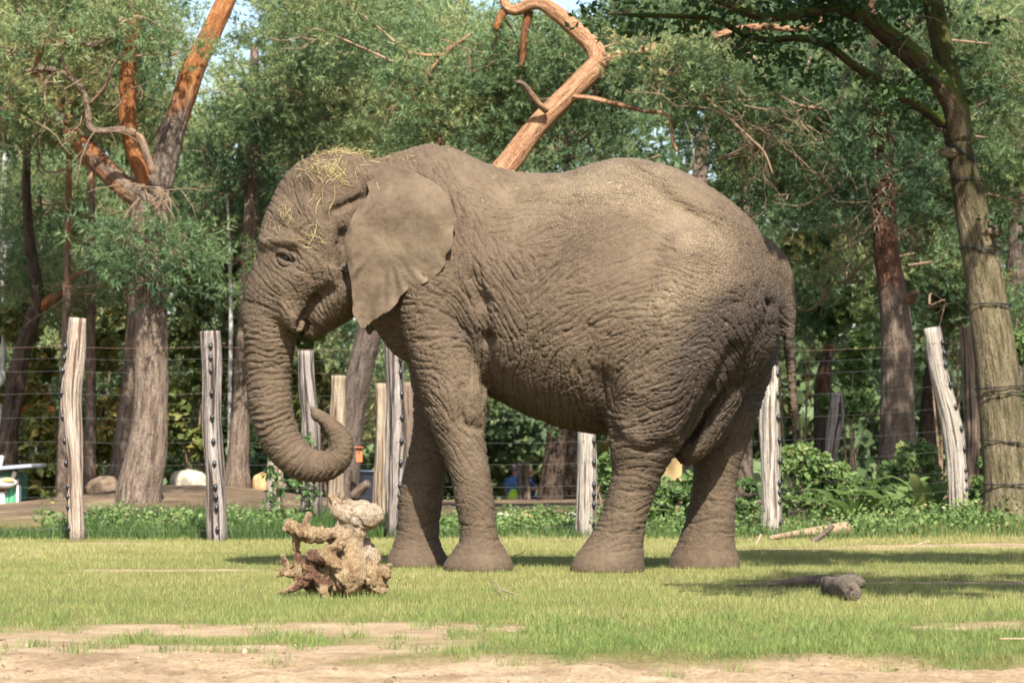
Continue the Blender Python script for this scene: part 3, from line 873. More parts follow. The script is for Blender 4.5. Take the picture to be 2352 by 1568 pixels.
# small clods, chips and leaves lying on the sand
n = 900
y = rg.uniform(-9.95, -7.6, n); x = rg.uniform(-1, 1, n) * ((y + 20) * .173 + .3)
kp = bare(x, y) > .45
x, y = x[kp], y[kp]
ico = bmesh.new(); bmesh.ops.create_icosphere(ico, subdivisions=1, radius=1.0)
iv = np.array([v.co[:] for v in ico.verts]); ifc = np.array([[v.index for v in f.verts] for f in ico.faces]); ico.free()
sz = rg.uniform(.002, .006, len(x)) * (1 + 1.6 * (rg.uniform(0, 1, len(x)) > .95))
VV = iv[None] * sz[:, None, None] * rg.uniform(.5, 1.3, (len(x), 1, 3)) * (1 + .35 * rg.uniform(-1, 1, (len(x), len(iv), 1))) + np.stack([x, y, gz(x, y)], -1)[:, None]
FFc = (ifc[None] + np.arange(len(x))[:, None, None] * len(iv)).reshape(-1, 3)
CLOD = leaf_material('clods', [(0, (.04, .026, .016)), (.35, (.10, .065, .04)), (.7, (.25, .175, .105)), (1, (.38, .29, .185))], .0, .9)
cl = mesh_obj('clods', VV.reshape(-1, 3), FFc, CLOD, None, False, {'rnd': np.repeat(rg.uniform(0, 1, len(x)), len(iv))})
tag(cl, 'crumbs of soil and chips lying on the bare sand', 'soil', kind='stuff')
# ================================================================== stump, logs, sticks
def wood_material(name, a, b_, dark, sc=1.0, darkpos=.42, bump=.01):
    k = NT(name); co = k.coord()
    n1 = k.noise(co, 7 * sc, 6, .68); n2 = k.noise(k.map(co, (1, 1, .25)), 60 * sc, 4, .6)
    c = k.ramp(n1, [(.32, a), (.62, b_)])
    c = k.mix(1.0, c, k.ramp(n2, [(.3, (.7, .68, .66)), (.65, (1.08, 1.07, 1.05))]), 'MULTIPLY')
    nd = k.noise(co, 4.3 * sc, 7, .72)
    c = k.mix(k.ramp(nd, [(darkpos - .06, (1,) * 3), (darkpos + .03, (0,) * 3)]), c, dark)
    k.bump(k.math('ADD', k.noise(co, 22 * sc, 7, .75), n2), bump, .9)
    return k.done(c, .85, .2)
def stump_material():
    k = NT('stump_wood'); co = k.coord()
    n1 = k.noise(co, 11, 7, .7); n2 = k.noise(k.map(co, (1, 1, .3)), 85, 4, .65)
    c = k.ramp(n1, [(.3, (0.1728, 0.1026, 0.054)), (.46, (0.324, 0.2214, 0.1188)), (.68, (0.4644, 0.3564, 0.2214))])
    c = k.mix(1.0, c, k.ramp(n2, [(.3, (.58, .55, .52)), (.62, (1.1, 1.08, 1.05))]), 'MULTIPLY')
    pale = k.attr('pale').outputs['Fac']
    c = k.mix(k.math('MULTIPLY', pale, k.ramp(k.noise(co, 38, 5, .8), [(.35, (.1,) * 3), (.6, (1,) * 3)])), c, (.46, .39, .30))
    bk = k.math('ADD', k.attr('bark').outputs['Fac'], k.math('MULTIPLY', k.math('SUBTRACT', k.noise(co, 16, 6, .75), .5), 1.5), True)
    c = k.mix(k.ramp(bk, [(.40, (0,) * 3), (.55, (1,) * 3)]), c, k.ramp(n2, [(.35, (.075, .036, .022)), (.65, (.20, .105, .065))]))
    k.bump(k.math('ADD', k.noise(co, 30, 7, .8), k.math('MULTIPLY', n2, 1.6)), .026, 1.0)
    return k.done(c, .85, .2)
STUMPM = stump_material()
Y_S = -3.72
def C6(cx, cy): return 600.2 + cx * .2031, 1090.2 + cy * .2031
def sch(rows, n=14, sides=14, rat=1.0):
    R = resample([(a[0], a[1], a[2], a[3] if len(a) > 3 else 0.0) for a in rows], n)
    C = []
    for r in R:
        px, py = C6(r[0], r[1]); C.append(U(px, py, Y_S + r[3]))
    rad = np.maximum(R[:, 2], 8) * .2031 * pm(Y_S)
    V, F, _ = tube(np.array(C), rad, sides, True, .11, int(rows[0][0]) % 7, 9)
    return V, F, None
SP = [sch([(480, 980, 150), (760, 1040, 250), (1000, 1060, 285), (1170, 1090, 235)], 16, 20), sch([(820, 950, 180, .05), (1080, 950, 230, .05)]), sch([(850, 1080, 190, -.05), (1000, 1090, 240, -.05), (1140, 1130, 190, -.03)], 12, 20), sch([(940, 900, 220, .02), (975, 700, 185, .03), (1030, 560, 190, .03)]),
      sch([(800, 380, 95, .02), (900, 370, 150, .02), (1060, 430, 190, .02), (1230, 430, 160, .02), (1330, 410, 115, .02), (1375, 400, 60, .02)], 16, 18), sch([(770, 185, 36, 0), (810, 230, 62, .01), (880, 320, 90, .02)]),
      sch([(900, 660, 100, -.02), (720, 640, 100, -.03), (560, 640, 108, -.04), (420, 600, 92, -.05), (320, 540, 82, -.05), (262, 520, 55, -.05)]), sch([(470, 600, 60, -.04), (510, 480, 44, -.04), (545, 385, 30, -.04)]),
      sch([(440, 590, 60, -.08), (450, 640, 75, -.10), (430, 680, 45, -.10)]), sch([(395, 640, 50, -.02), (405, 850, 48, -.03), (430, 1000, 60, -.03), (450, 1120, 70, -.02)]),
      sch([(480, 1080, 75, -.02), (330, 1085, 52, -.04), (165, 1103, 20, -.05)]), sch([(330, 1040, 60, .02), (270, 950, 46, .03), (240, 860, 26, .03)]), sch([(560, 1130, 110, 0), (400, 1220, 62, -.03), (300, 1270, 40, -.05), (190, 1300, 16, -.06)]),
      sch([(640, 1130, 100, -.08), (690, 1240, 66, -.11), (735, 1350, 46, -.13), (760, 1430, 34, -.13)]), sch([(640, 950, 70, -.10), (720, 900, 85, -.13), (830, 980, 80, -.15), (900, 1030, 40, -.15)]), sch([(870, 1090, 70, -.12), (890, 1180, 58, -.13), (880, 1250, 30, -.12)]),
      sch([(640, 900, 70, -.05), (740, 830, 70, -.10), (860, 760, 88, -.13), (930, 720, 60, -.14)]), sch([(520, 900, 70, -.07), (600, 880, 80, -.08), (560, 950, 60, -.08)]),
      sch([(1170, 700, 60, .10), (1210, 820, 100, .11), (1255, 930, 100, .10), (1270, 1010, 60, .08)]), sch([(1150, 1120, 170, .0), (1300, 1110, 150, .02), (1400, 1050, 80, .02), (1460, 1000, 34, .02)]),
      sch([(1250, 1180, 130, 0), (1350, 1250, 95, 0), (1400, 1310, 50, -.01)]), sch([(300, 1010, 40, -.03), (200, 1040, 28, -.06), (120, 1000, 10, -.08)], 10, 8), sch([(150, 960, 9, 0), (60, 920, 7, .01), (10, 905, 6, .02)], 8, 6), sch([(700, 620, 40, -.06), (690, 560, 20, -.07), (700, 520, 9, -.07)], 8, 8), sch([(880, 200, 26, .02), (880, 140, 9, .02)], 5, 6), sch([(940, 230, 40, 0), (980, 190, 20, 0)], 5, 6), sch([(300, 560, 50, -.06), (250, 590, 30, -.09)], 6, 8), sch([(1440, 1000, 40, 0), (1475, 960, 18, 0)], 5, 8), sch([(1400, 1090, 70, -.03), (1440, 1140, 40, -.05)], 6, 8), sch([(560, 1110, 60, -.12), (500, 1130, 40, -.15), (470, 1115, 20, -.16)], 8, 8), sch([(1000, 1200, 110, -.02), (800, 1220, 80, -.02), (620, 1220, 70, .0)]), sch([(500, 1180, 80, .08), (640, 1260, 80, .08), (1100, 1280, 60, .08)])]
Vs, Fs, Es = remesh_union(SP, .0072, 1)
Ns = vnormals(Vs, Fs)
rid = fbm(Vs * np.array([1, 1, 1.4]), 22, 81, 3)
Vs = Vs + Ns * (.005 * fbm(Vs, 8, 83, 2) + .004 * (np.abs(rid) - .35) + .0035 * vnoise(Vs * np.array([1, 1, .3]), 80, 87) - .014 * np.exp(-(fbm(Vs * np.array([1.0, 1.0, .6]), 13, 85, 2) / .11) ** 2))[:, None]
Vs[:, 2] += -.015
base = np.array([-0.95, Y_S, 0.0])
kk_ = FPX / (Vs[:, 1] + 20)
su = np.stack([1176 + Vs[:, 0] * kk_, 1050 - (Vs[:, 2] - .765) * kk_], -1)
def sb(L):
    return np.clip(sum(np.exp(-(((su[:, 0] - C6(a, b)[0]) / (r * .2031)) ** 2 + ((su[:, 1] - C6(a, b)[1]) / (r * .2031)) ** 2)) for a, b, r in L), 0, 1)
s_bark = np.maximum(.62 * sb([(420, 900, 90), (560, 1000, 130), (600, 1180, 110), (420, 1250, 120), (820, 680, 70), (880, 760, 60), (460, 660, 60), (250, 980, 90), (600, 860, 60), (1300, 1200, 90), (760, 1180, 70), (700, 980, 60), (930, 1260, 120)]), .34) * (1 - .75 * sb([(1020, 1040, 190), (1000, 680, 130), (1120, 1150, 150)]))
s_pale = sb([(1050, 430, 230), (1280, 420, 130), (1230, 850, 110)])
stump = mesh_obj('tree_stump', Vs, Fs, STUMPM, None, False, {'bark': s_bark, 'pale': s_pale}, base)
tag(stump, 'gnarled pale uprooted tree stump with broken roots lying on the lawn', 'stump')

GREYW = wood_material('weathered_wood', (.10, .076, .055), (.21, .168, .128), (.045, .031, .023), 1.6, .43, .03)  # brown-grey darkened: the log's shade is put into the colour
TWIG = wood_material('twig_wood', (.21, .14, .085), (.40, .30, .20), (.10, .065, .045), 2.0, .35, .004)
def stick(name, pts, rads, label, cat, mat=TWIG, sides=8, n=14, group=None, extra=None, bump=.12):
    R = resample([(*p, r) for p, r in zip(pts, rads)], n)
    V, F, bv = tube(R[:, :3], R[:, 3], sides, True, bump, len(label) % 9, 8)
    L = [(V, F, bv)]
    for ep, er in (extra or []):
        Q = resample([(*p, r) for p, r in zip(ep, er)], 8)
        L.append(tube(Q[:, :3], Q[:, 3], 6, True, bump, 3, 8))
    V, F, bv = join_parts(L)
    o = mesh_obj(name, V, F, mat, None, True, {'bv': bv}, R[0, :3])
    return tag(o, label, cat, group)
def G(px, py):
    """ground point seen at a pixel"""
    a, b = (px - 1176) / FPX, (784 - py) / FPX
    d = np.array([a, math.cos(PITCH) - b * math.sin(PITCH), math.sin(PITCH) + b * math.cos(PITCH)])
    t = 5.0
    for _ in range(60):
        p = CAM + d * t
        t += -(p[2] - float(gz(p[0], p[1]))) / d[2] if d[2] < 0 else 1
    return CAM + d * t
g0, g1, g2, g3 = G(1690, 1349), G(1760, 1349), G(1850, 1348), G(1922, 1352)
up = lambda p, z: p + np.array([0, 0, z])
stick('fallen_branch', [up(g0, .012), up(g1, .02), up(g2, .032), up(g3, .045)], [.004, .013, .032, .038], 'flat grey broken branch lying in the shaded grass behind the log chunk', 'branch', GREYW, 12, 20)
g4, g5 = G(1915, 1362), G(1972, 1372)
stick('log_chunk', [up(G(1918, 1366), .05) + np.array([-.02, .16, 0]), up(G(1935, 1372), .052), up(G(1955, 1380), .05) + np.array([0, -.06, 0])], [.058, .068, .05], 'short grey forked log chunk lying in the grass', 'log', GREYW, 14, 16,
      extra=[([up(G(1930, 1366), .07), up(G(1958, 1364), .085), up(G(1978, 1366), .062)], [.038, .043, .035])], bump=.22)
a_ = G(1865, 1244)
stick('stick', [a_ + np.array([0, 0, 0]), a_ + np.array([.10, -.02, .07]), a_ + np.array([.19, -.03, .155])], [.026, .028, .024], 'short thick brown stick leaning up out of the grass near the bleached fence post', 'stick', GREYW)
a_ = G(1734, 1252)
stick('stick', [a_, a_ + np.array([.035, 0, .05]), a_ + np.array([.05, 0, .10])], [.013, .013, .01], 'small stub of a twig standing up in the lawn behind the hind foot', 'stick')
l0, l1, l2 = G(1770, 1240), G(1850, 1234), G(1950, 1232)
stick('dirt_hump', [up(l0, .02), up(l1, .045), up(l2, .075)], [.022, .045, .075], 'pale half-buried fallen log on the lawn by the green bushes', 'log', wood_material('pale_dirt', (.19, .13, .08), (.29, .21, .13), (.12, .08, .05)), 10)  # a dirt hump, modelled here as a half-buried log
a_ = G(2095, 1258)
stick('twig', [up(a_, .01), a_ + np.array([.07, .02, .035]), a_ + np.array([.15, .03, .06])], [.007, .006, .003], 'thin dry twig lying on the lawn left of the oak', 'twig')
a_ = G(1125, 1353)
stick('twig', [up(a_, .05), up(G(1140, 1358), .05), up(G(1152, 1372), .045), up(G(1192, 1378), .03)], [.004, .004, .004, .002], 'thin forked pinkish twig caught in the grass in front of the front foot', 'twig', extra=[([up(G(1152, 1372), .045), up(G(1130, 1378), .03)], [.003, .0015])])
a_ = G(1178, 1282)
stick('twig', [up(a_, .02), a_ + np.array([.05, .05, .03]), a_ + np.array([.10, .08, .06])], [.004, .004, .002], 'thin twig beside the heel of the near front foot', 'twig')
a_ = G(2295, 1472)
stick('twig', [up(a_, .01), a_ + np.array([.09, -.03, .012]), a_ + np.array([.2, -.05, .012])], [.004, .004, .002], 'dry twig lying near the edge of the bare sand', 'twig')
# ================================================================== log fence
def post_material(name, a, b_, dark, patch=.51):
    k = NT(name); bv = k.attr('bv').outputs['Vector']
    n = k.noise(k.map(bv, (22, 22, 1.6)), 1.0, 6, .65)
    n2 = k.noise(k.map(bv, (60, 60, 5)), 1.0, 4, .6)
    c = k.ramp(n, [(.3, a), (.65, b_)])
    c = k.mix(1.0, c, k.ramp(n2, [(.3, (.72, .7, .68)), (.6, (1.06, 1.05, 1.04))]), 'MULTIPLY')
    cr = k.noise(k.map(bv, (30, 30, .9)), 1.0, 3, .5)
    c = k.mix(k.ramp(cr, [(patch - .10, (1,) * 3), (patch - .05, (0,) * 3)]), c, dark)
    k.bump(k.math('ADD', n2, k.math('MULTIPLY', cr, 1.8)), .04, 1.0)
    return k.done(c, .85, .2)
PM = {'white': post_material('post_white', (0.252, 0.2184, 0.1848), (0.4368, 0.3948, 0.336), (0.1092, 0.0798, 0.0588)),
      'tan': post_material('post_tan', (0.1932, 0.1386, 0.084), (0.378, 0.3108, 0.2226), (0.1428, 0.084, 0.0504)),
      'grey': post_material('post_grey', (0.1386, 0.1092, 0.0882), (0.3444, 0.3066, 0.2772), (0.0504, 0.03612, 0.02772), .54),
      'brown': post_material('post_brown', (0.1302, 0.09072, 0.063), (0.2436, 0.1806, 0.1302), (0.0504, 0.0336, 0.0252)),
      'bark': post_material('post_bark', (0.2772, 0.21, 0.1554), (0.4368, 0.3696, 0.3024), (0.1176, 0.0714, 0.0504), .52)}
k = NT('insulator'); INS = k.done((.012, .013, .015), .35, .5)
WH = [1.777, 1.67, 1.553, 1.349, 1.129, .909, .705, .493, .401, .305, .109]
# insulator template
it, ift, _ = join_parts([uvsphere((0, 0, 0), .022, 10, 6, (1, 1, 1.2)), tube(np.array([[0, 0, -.034], [0, 0, -.02], [0, 0, .02], [0, 0, .034]]), [.010, .014, .014, .010], 8)])
ime = bpy.data.meshes.new('insulator'); ime.from_pydata(it.tolist(), [], ift); ime.materials.append(INS)
ime.polygons.foreach_set('use_smooth', np.ones(len(ime.polygons), bool))
WIREPTS = {}
def post(path, y, mat, label, ins=None, split=False, group='log posts of the electric fence'):
    """path rows: px, py, width px from top to bottom; ins = side offset of insulators (-1..1)"""
    R = resample(path, 26)
    C = np.array([U(r[0], r[1], y) for r in R]); rad = R[:, 2] / 2 * pm(y)
    gb = float(gz(C[-1][0], y))
    C[-1][2] = gb - .08
    seed = int(path[0][0]) % 17
    V, F, bv = tube(C + np.stack([.012 * vnoise(C * 1.0 + seed, 2.2, 98), 0 * rad, 0 * rad], -1), rad, 18, True, .22, seed, 6)
    root = thing('fence_post', (C[-1][0], y, gb), label, 'post', group)
    bv = bv + seed * 1.3
    mesh_obj('log', V, F, PM[mat], root, True, {'bv': bv})
    if ins is not None:
        for j, hgt in enumerate(WH):
            z = gb + hgt
            if z > C[0][2] - .02: continue
            i = int(np.argmin(np.abs(C[:, 2] - z)))
            a = math.asin(max(-1, min(1, ins)))
            p = np.array([C[i][0] + math.sin(a) * (rad[i] + .008), y - math.cos(a) * (rad[i] + .008), z])
            o = bpy.data.objects.new('insulator', ime); COL.objects.link(o); o.parent = root
            o.location = [float(v) for v in (p - np.array([C[-1][0], y, gb]))]
            WIREPTS.setdefault(j, []).append(p)
    return root
post([(178, 730, 37), (172, 800, 44), (165, 900, 47), (168, 1000, 42), (174, 1100, 38), (178, 1245, 36)], 7.2, 'bark', 'pale log post streaked with brown beside the big pine trunk', -.85)
post([(484, 760, 44), (485, 800, 46), (487, 900, 44), (490, 1000, 43), (496, 1120, 46), (502, 1243, 47)], 7.1, 'grey', 'grey weathered log post streaked with dark cracks', .05)
post([(905, 778, 40), (906, 850, 42), (908, 960, 44), (906, 1080, 40), (903, 1225, 32)], 7.9, 'grey', 'grey log post with insulators beside the far front leg', .65)
post([(1345, 930, 46), (1346, 1000, 47), (1346, 1100, 47), (1346, 1228, 44)], 8.3, 'white', 'short bleached log post seen under the elephant belly', .7)
post([(1768, 800, 30), (1770, 860, 34), (1768, 950, 46), (1770, 1050, 50), (1770, 1150, 46), (1769, 1220, 50)], 8.9, 'white', 'bleached log post with a split along its length behind the tail', .75)
post([(2140, 752, 42), (2152, 830, 42), (2170, 920, 44), (2188, 1000, 48), (2194, 1060, 46), (2200, 1210, 44)], 9.8, 'white', 'bent bleached log post leaning beside the oak', .8)
g2_ = 'bare log posts standing behind the fence'
post([(702, 805, 36), (705, 900, 40), (712, 1000, 42), (716, 1120, 42), (716, 1200, 46)], 10.5, 'grey', 'pale grey log post rising inside the curl of the trunk, ivy at its foot', None, group=g2_)
post([(632, 960, 36), (632, 1060, 36), (632, 1120, 38), (630, 1200, 42)], 10.8, 'bark', 'peeling pale log post wrapped in ivy under the trunk', None, group=g2_)
post([(778, 862, 34), (776, 950, 36), (774, 1080, 38), (772, 1200, 38)], 11.6, 'tan', 'light tan log post partly behind the leaning pine trunk', None, group=g2_)
post([(876, 880, 28), (876, 1000, 30), (876, 1100, 32), (876, 1190, 32)], 10.8, 'tan', 'thin brown log post next to the grey post by the front legs', None, group=g2_)
post([(941, 878, 34), (940, 1000, 36), (940, 1190, 36)], 11.6, 'brown', 'dark brown log post half hidden by the far front leg', None, group=g2_)
post([(1920, 902, 30), (1921, 950, 36), (1914, 1000, 34), (1908, 1060, 28), (1905, 1190, 30)], 12.6, 'grey', 'crooked grey log post standing in the green bushes', None, group=g2_)
post([(2222, 750, 36), (2228, 850, 38), (2232, 960, 34), (2230, 1080, 32), (2228, 1190, 34)], 12.0, 'brown', 'brown log post between the bent bleached post and the oak', None, group=g2_)
# wires
k = NT('wire'); WIRE = k.done((.11, .10, .095), .5, .3); k.b.inputs['Metallic'].default_value = .3
k = NT('rusty_wire'); RUST = k.done((.15, .085, .06), .6, .3)
names = ['top', 'second', 'third', 'fourth', 'fifth', 'sixth', 'seventh', 'eighth', 'ninth', 'tenth', 'lowest']
for j in range(len(WH)):
    pts = sorted(WIREPTS[j], key=lambda p: p[0])
    pts = [np.array([-7.5, 7.3, gz(-7.5, 7.3) + WH[j]])] + pts + [np.array([9, 12.5, gz(9, 12.5) + WH[j]])]
    full = []
    for a_, b_ in zip(pts[:-1], pts[1:]):
        for t in np.linspace(0, 1, 9)[:-1]:
            p = a_ * (1 - t) + b_ * t; p[2] -= .018 * 4 * t * (1 - t); full.append(p)
    full.append(pts[-1])
    V, F, _ = tube(np.array(full), [.0017 if j == 0 else .0011] * len(full), 5)
    o = mesh_obj('fence_wire', V, F, RUST if j == 0 else WIRE, None, True)
    tag(o, f'thin {"rusty" if j == 0 else "grey"} fence wire, the {names[j]} of the eleven strands between the log posts', 'wire', 'strands of the electric fence')
# ================================================================== trees
rp = np.random.default_rng(50)
def bark_material(name, low_a, low_b, high_a, high_b, fis=.4, moss=None):
    k = NT(name); bv = k.attr('bv').outputs['Vector']
    n = k.noise(k.map(bv, (14, 14, 4)), 1.0, 6, .65)
    vor = k.N('TexVoronoi', {'Vector': k.mix(.12, k.map(bv, (17, 17, 4.5)), k.N('TexNoise', {'Vector': bv, 'Scale': 9.0}).outputs['Color']), 'Scale': 1.0}, feature='DISTANCE_TO_EDGE')
    fz = k.noise(k.map(bv, (24, 24, 3.2)), 1.0, 5, .62)
    pl = k.ramp(fz, [(.36, (fis,) * 3), (.52, (1,) * 3), (.75, (1.12,) * 3)])
    low = k.ramp(n, [(.3, low_a), (.7, low_b)])
    hi = k.ramp(n, [(.3, high_a), (.7, high_b)])
    og = k.attr('orange').outputs['Fac']
    fac = k.math('ADD', og, k.math('MULTIPLY', k.math('SUBTRACT', k.noise(k.map(bv, (5, 5, 2)), 1.0, 4), .5), .9), True)
    c = k.mix(k.ramp(fac, [(.38, (0,) * 3), (.62, (1,) * 3)]), low, hi)
    c = k.mix(1.0, c, k.mix(og, pl, k.mix(.25, pl, (1, 1, 1))), 'MULTIPLY')
    c = k.mix(1.0, c, k.ramp(k.noise(k.map(bv, (60, 60, 34)), 1.0, 4, .7), [(.32, (.48, .43, .40)), (.56, (1.1, 1.1, 1.1))]), 'MULTIPLY')
    if moss:
        nz = k.N('SeparateXYZ', {0: k.N('NewGeometry').outputs['Normal']}).outputs[2]
        mk = k.math('ADD', k.math('ADD', nz, .25), k.math('MULTIPLY', k.math('SUBTRACT', k.noise(bv, 7, 5, .7), .5), 1.6))
        sep = k.attr('moss').outputs['Fac']
        mk = k.math('MULTIPLY', k.ramp(mk, [(-.0, (0,) * 3), (.35, (1,) * 3)]), sep)
        c = k.mix(mk, c, moss)
    k.bump(k.math('ADD', fz, k.math('MULTIPLY', n, .6)), .075, 1.0)
    return k.done(c, .88, .15)
PINE_BARK = bark_material('pine_bark', (0.1008, 0.07224, 0.05376), (0.2016, 0.1596, 0.126), (0.2268, 0.08232, 0.02856), (0.3696, 0.168, 0.0672), .42)
PALE_PINE = bark_material('pale_pine_bark', (0.1302, 0.0924, 0.0672), (0.2436, 0.189, 0.1428), (0.2688, 0.1302, 0.063), (0.42, 0.252, 0.147), .5)
RED_PINE = bark_material('red_pine_bark', (0.105, 0.0756, 0.05544), (0.2016, 0.1554, 0.1159), (0.0714, 0.03528, 0.02184), (0.1596, 0.0798, 0.0504), .5)  # reddish upper trunk, darkened by oak-crown shade put into the colour
DARK_BARK = bark_material('dark_bark', (0.0462, 0.03192, 0.02352), (0.1092, 0.0798, 0.0588), (0.1428, 0.0588, 0.0252), (0.252, 0.1092, 0.0504), .45)
OAK_BARK = bark_material('oak_bark', (0.0966, 0.0714, 0.04368), (0.2268, 0.1806, 0.1176), (0.0336, 0.02352, 0.01512), (0.084, 0.0588, 0.03528), .42, (0.0546, 0.0714, 0.01008))  # darker upper bark has the crown's shade put into its colour
BIRCH = bark_material('birch_bark', (0.462, 0.4368, 0.3948), (0.672, 0.6468, 0.6048), (0.252, 0.21, 0.168), (0.42, 0.378, 0.336), .75)
TWIGB = plain_material('dead_twig', (0.1974, 0.1386, 0.0882), .85, .15, .3, 3)
NEEDLE = leaf_material('pine_needles', [(0.0, (.040, .080, .037)), (.35, (.112, .180, .080)), (.65, (.205, .260, .104)), (.92, (.305, .320, .135)), (1.0, (.36, .31, .14))], .42, .5, .3)
LEAF_A = leaf_material('autumn_leaves', [(0.0, (.06, .09, .025)), (.4, (.14, .165, .045)), (.7, (.21, .19, .05)), (.9, (.26, .15, .03)), (1.0, (.34, .12, .03))], .35)
LEAF_G = leaf_material('green_leaves', [(0.0, (.05, .095, .028)), (.5, (.115, .185, .055)), (.85, (.17, .24, .075)), (1.0, (.27, .27, .10))], .42)
LEAF_O = leaf_material('oak_leaves', [(0.0, (.018, .04, .010)), (.6, (.045, .085, .02)), (.9, (.09, .125, .03)), (1.0, (.22, .10, .03))], .3)
LEAF_D = leaf_material('wood_leaves', [(0.0, (.03, .055, .022)), (.5, (.085, .125, .048)), (.85, (.15, .185, .07)), (1.0, (.17, .14, .04))], .25)

# ---- pine spray templates (needle triangles)
def make_spray(rng, shoots=6, needles=13):
    T = []; R = []; wd = .0070 if needles > 9 else .0092
    for s in range(shoots):
        t = s / max(1, shoots - 1)
        ax = np.array([.05 + .25 * t, rng.normal(0, .07), rng.normal(.02, .05)])
        d = np.array([.6 + .4 * t, rng.normal(0, .55), rng.normal(.35, .3)]); d /= np.linalg.norm(d)
        ln = rng.uniform(.09, .15)
        for q in range(needles):
            p = ax + d * ln * rng.uniform(0, 1)
            o = rng.normal(size=3); o -= d * o.dot(d); o /= np.linalg.norm(o)
            nd = d * rng.uniform(.35, .9) + o * rng.uniform(.5, .9); nd /= np.linalg.norm(nd)
            L = rng.uniform(.06, .10)
            sd = np.cross(nd, rng.normal(size=3)); sd /= np.linalg.norm(sd)
            T.append([p - sd * wd, p + sd * wd, p + nd * L]); R.append(rng.normal(0, .07))
    return np.array(T), np.array(R)
SPRAYS = [make_spray(rp) for _ in range(4)]
SPRAYS_LO = [make_spray(rp, 6, 6) for _ in range(4)]

def frames(D, rng):
    D = D / (np.linalg.norm(D, axis=1)[:, None] + 1e-9)
    upv = np.array([0, 0, 1.0]) + rng.normal(0, .45, D.shape)
    B = np.cross(upv, D); B /= np.linalg.norm(B, axis=1)[:, None] + 1e-9
    Z = np.cross(D, B)
    return np.stack([D, B, Z], 1)              # rows: images of x, y, z

def instance_tris(T, R, P, M, s, rnd):
    """T (t,3,3) template, M (n,3,3) row frames -> V, rnd per vertex"""
    V = np.einsum('tvk,nkc->ntvc', T, M) * s[:, None, None, None] + P[:, None, None, :]
    r = np.clip(rnd[:, None] + R[None], 0, 1)
    return V.reshape(-1, 3).astype(np.float32), np.repeat(r.reshape(-1), 3).astype(np.float32)

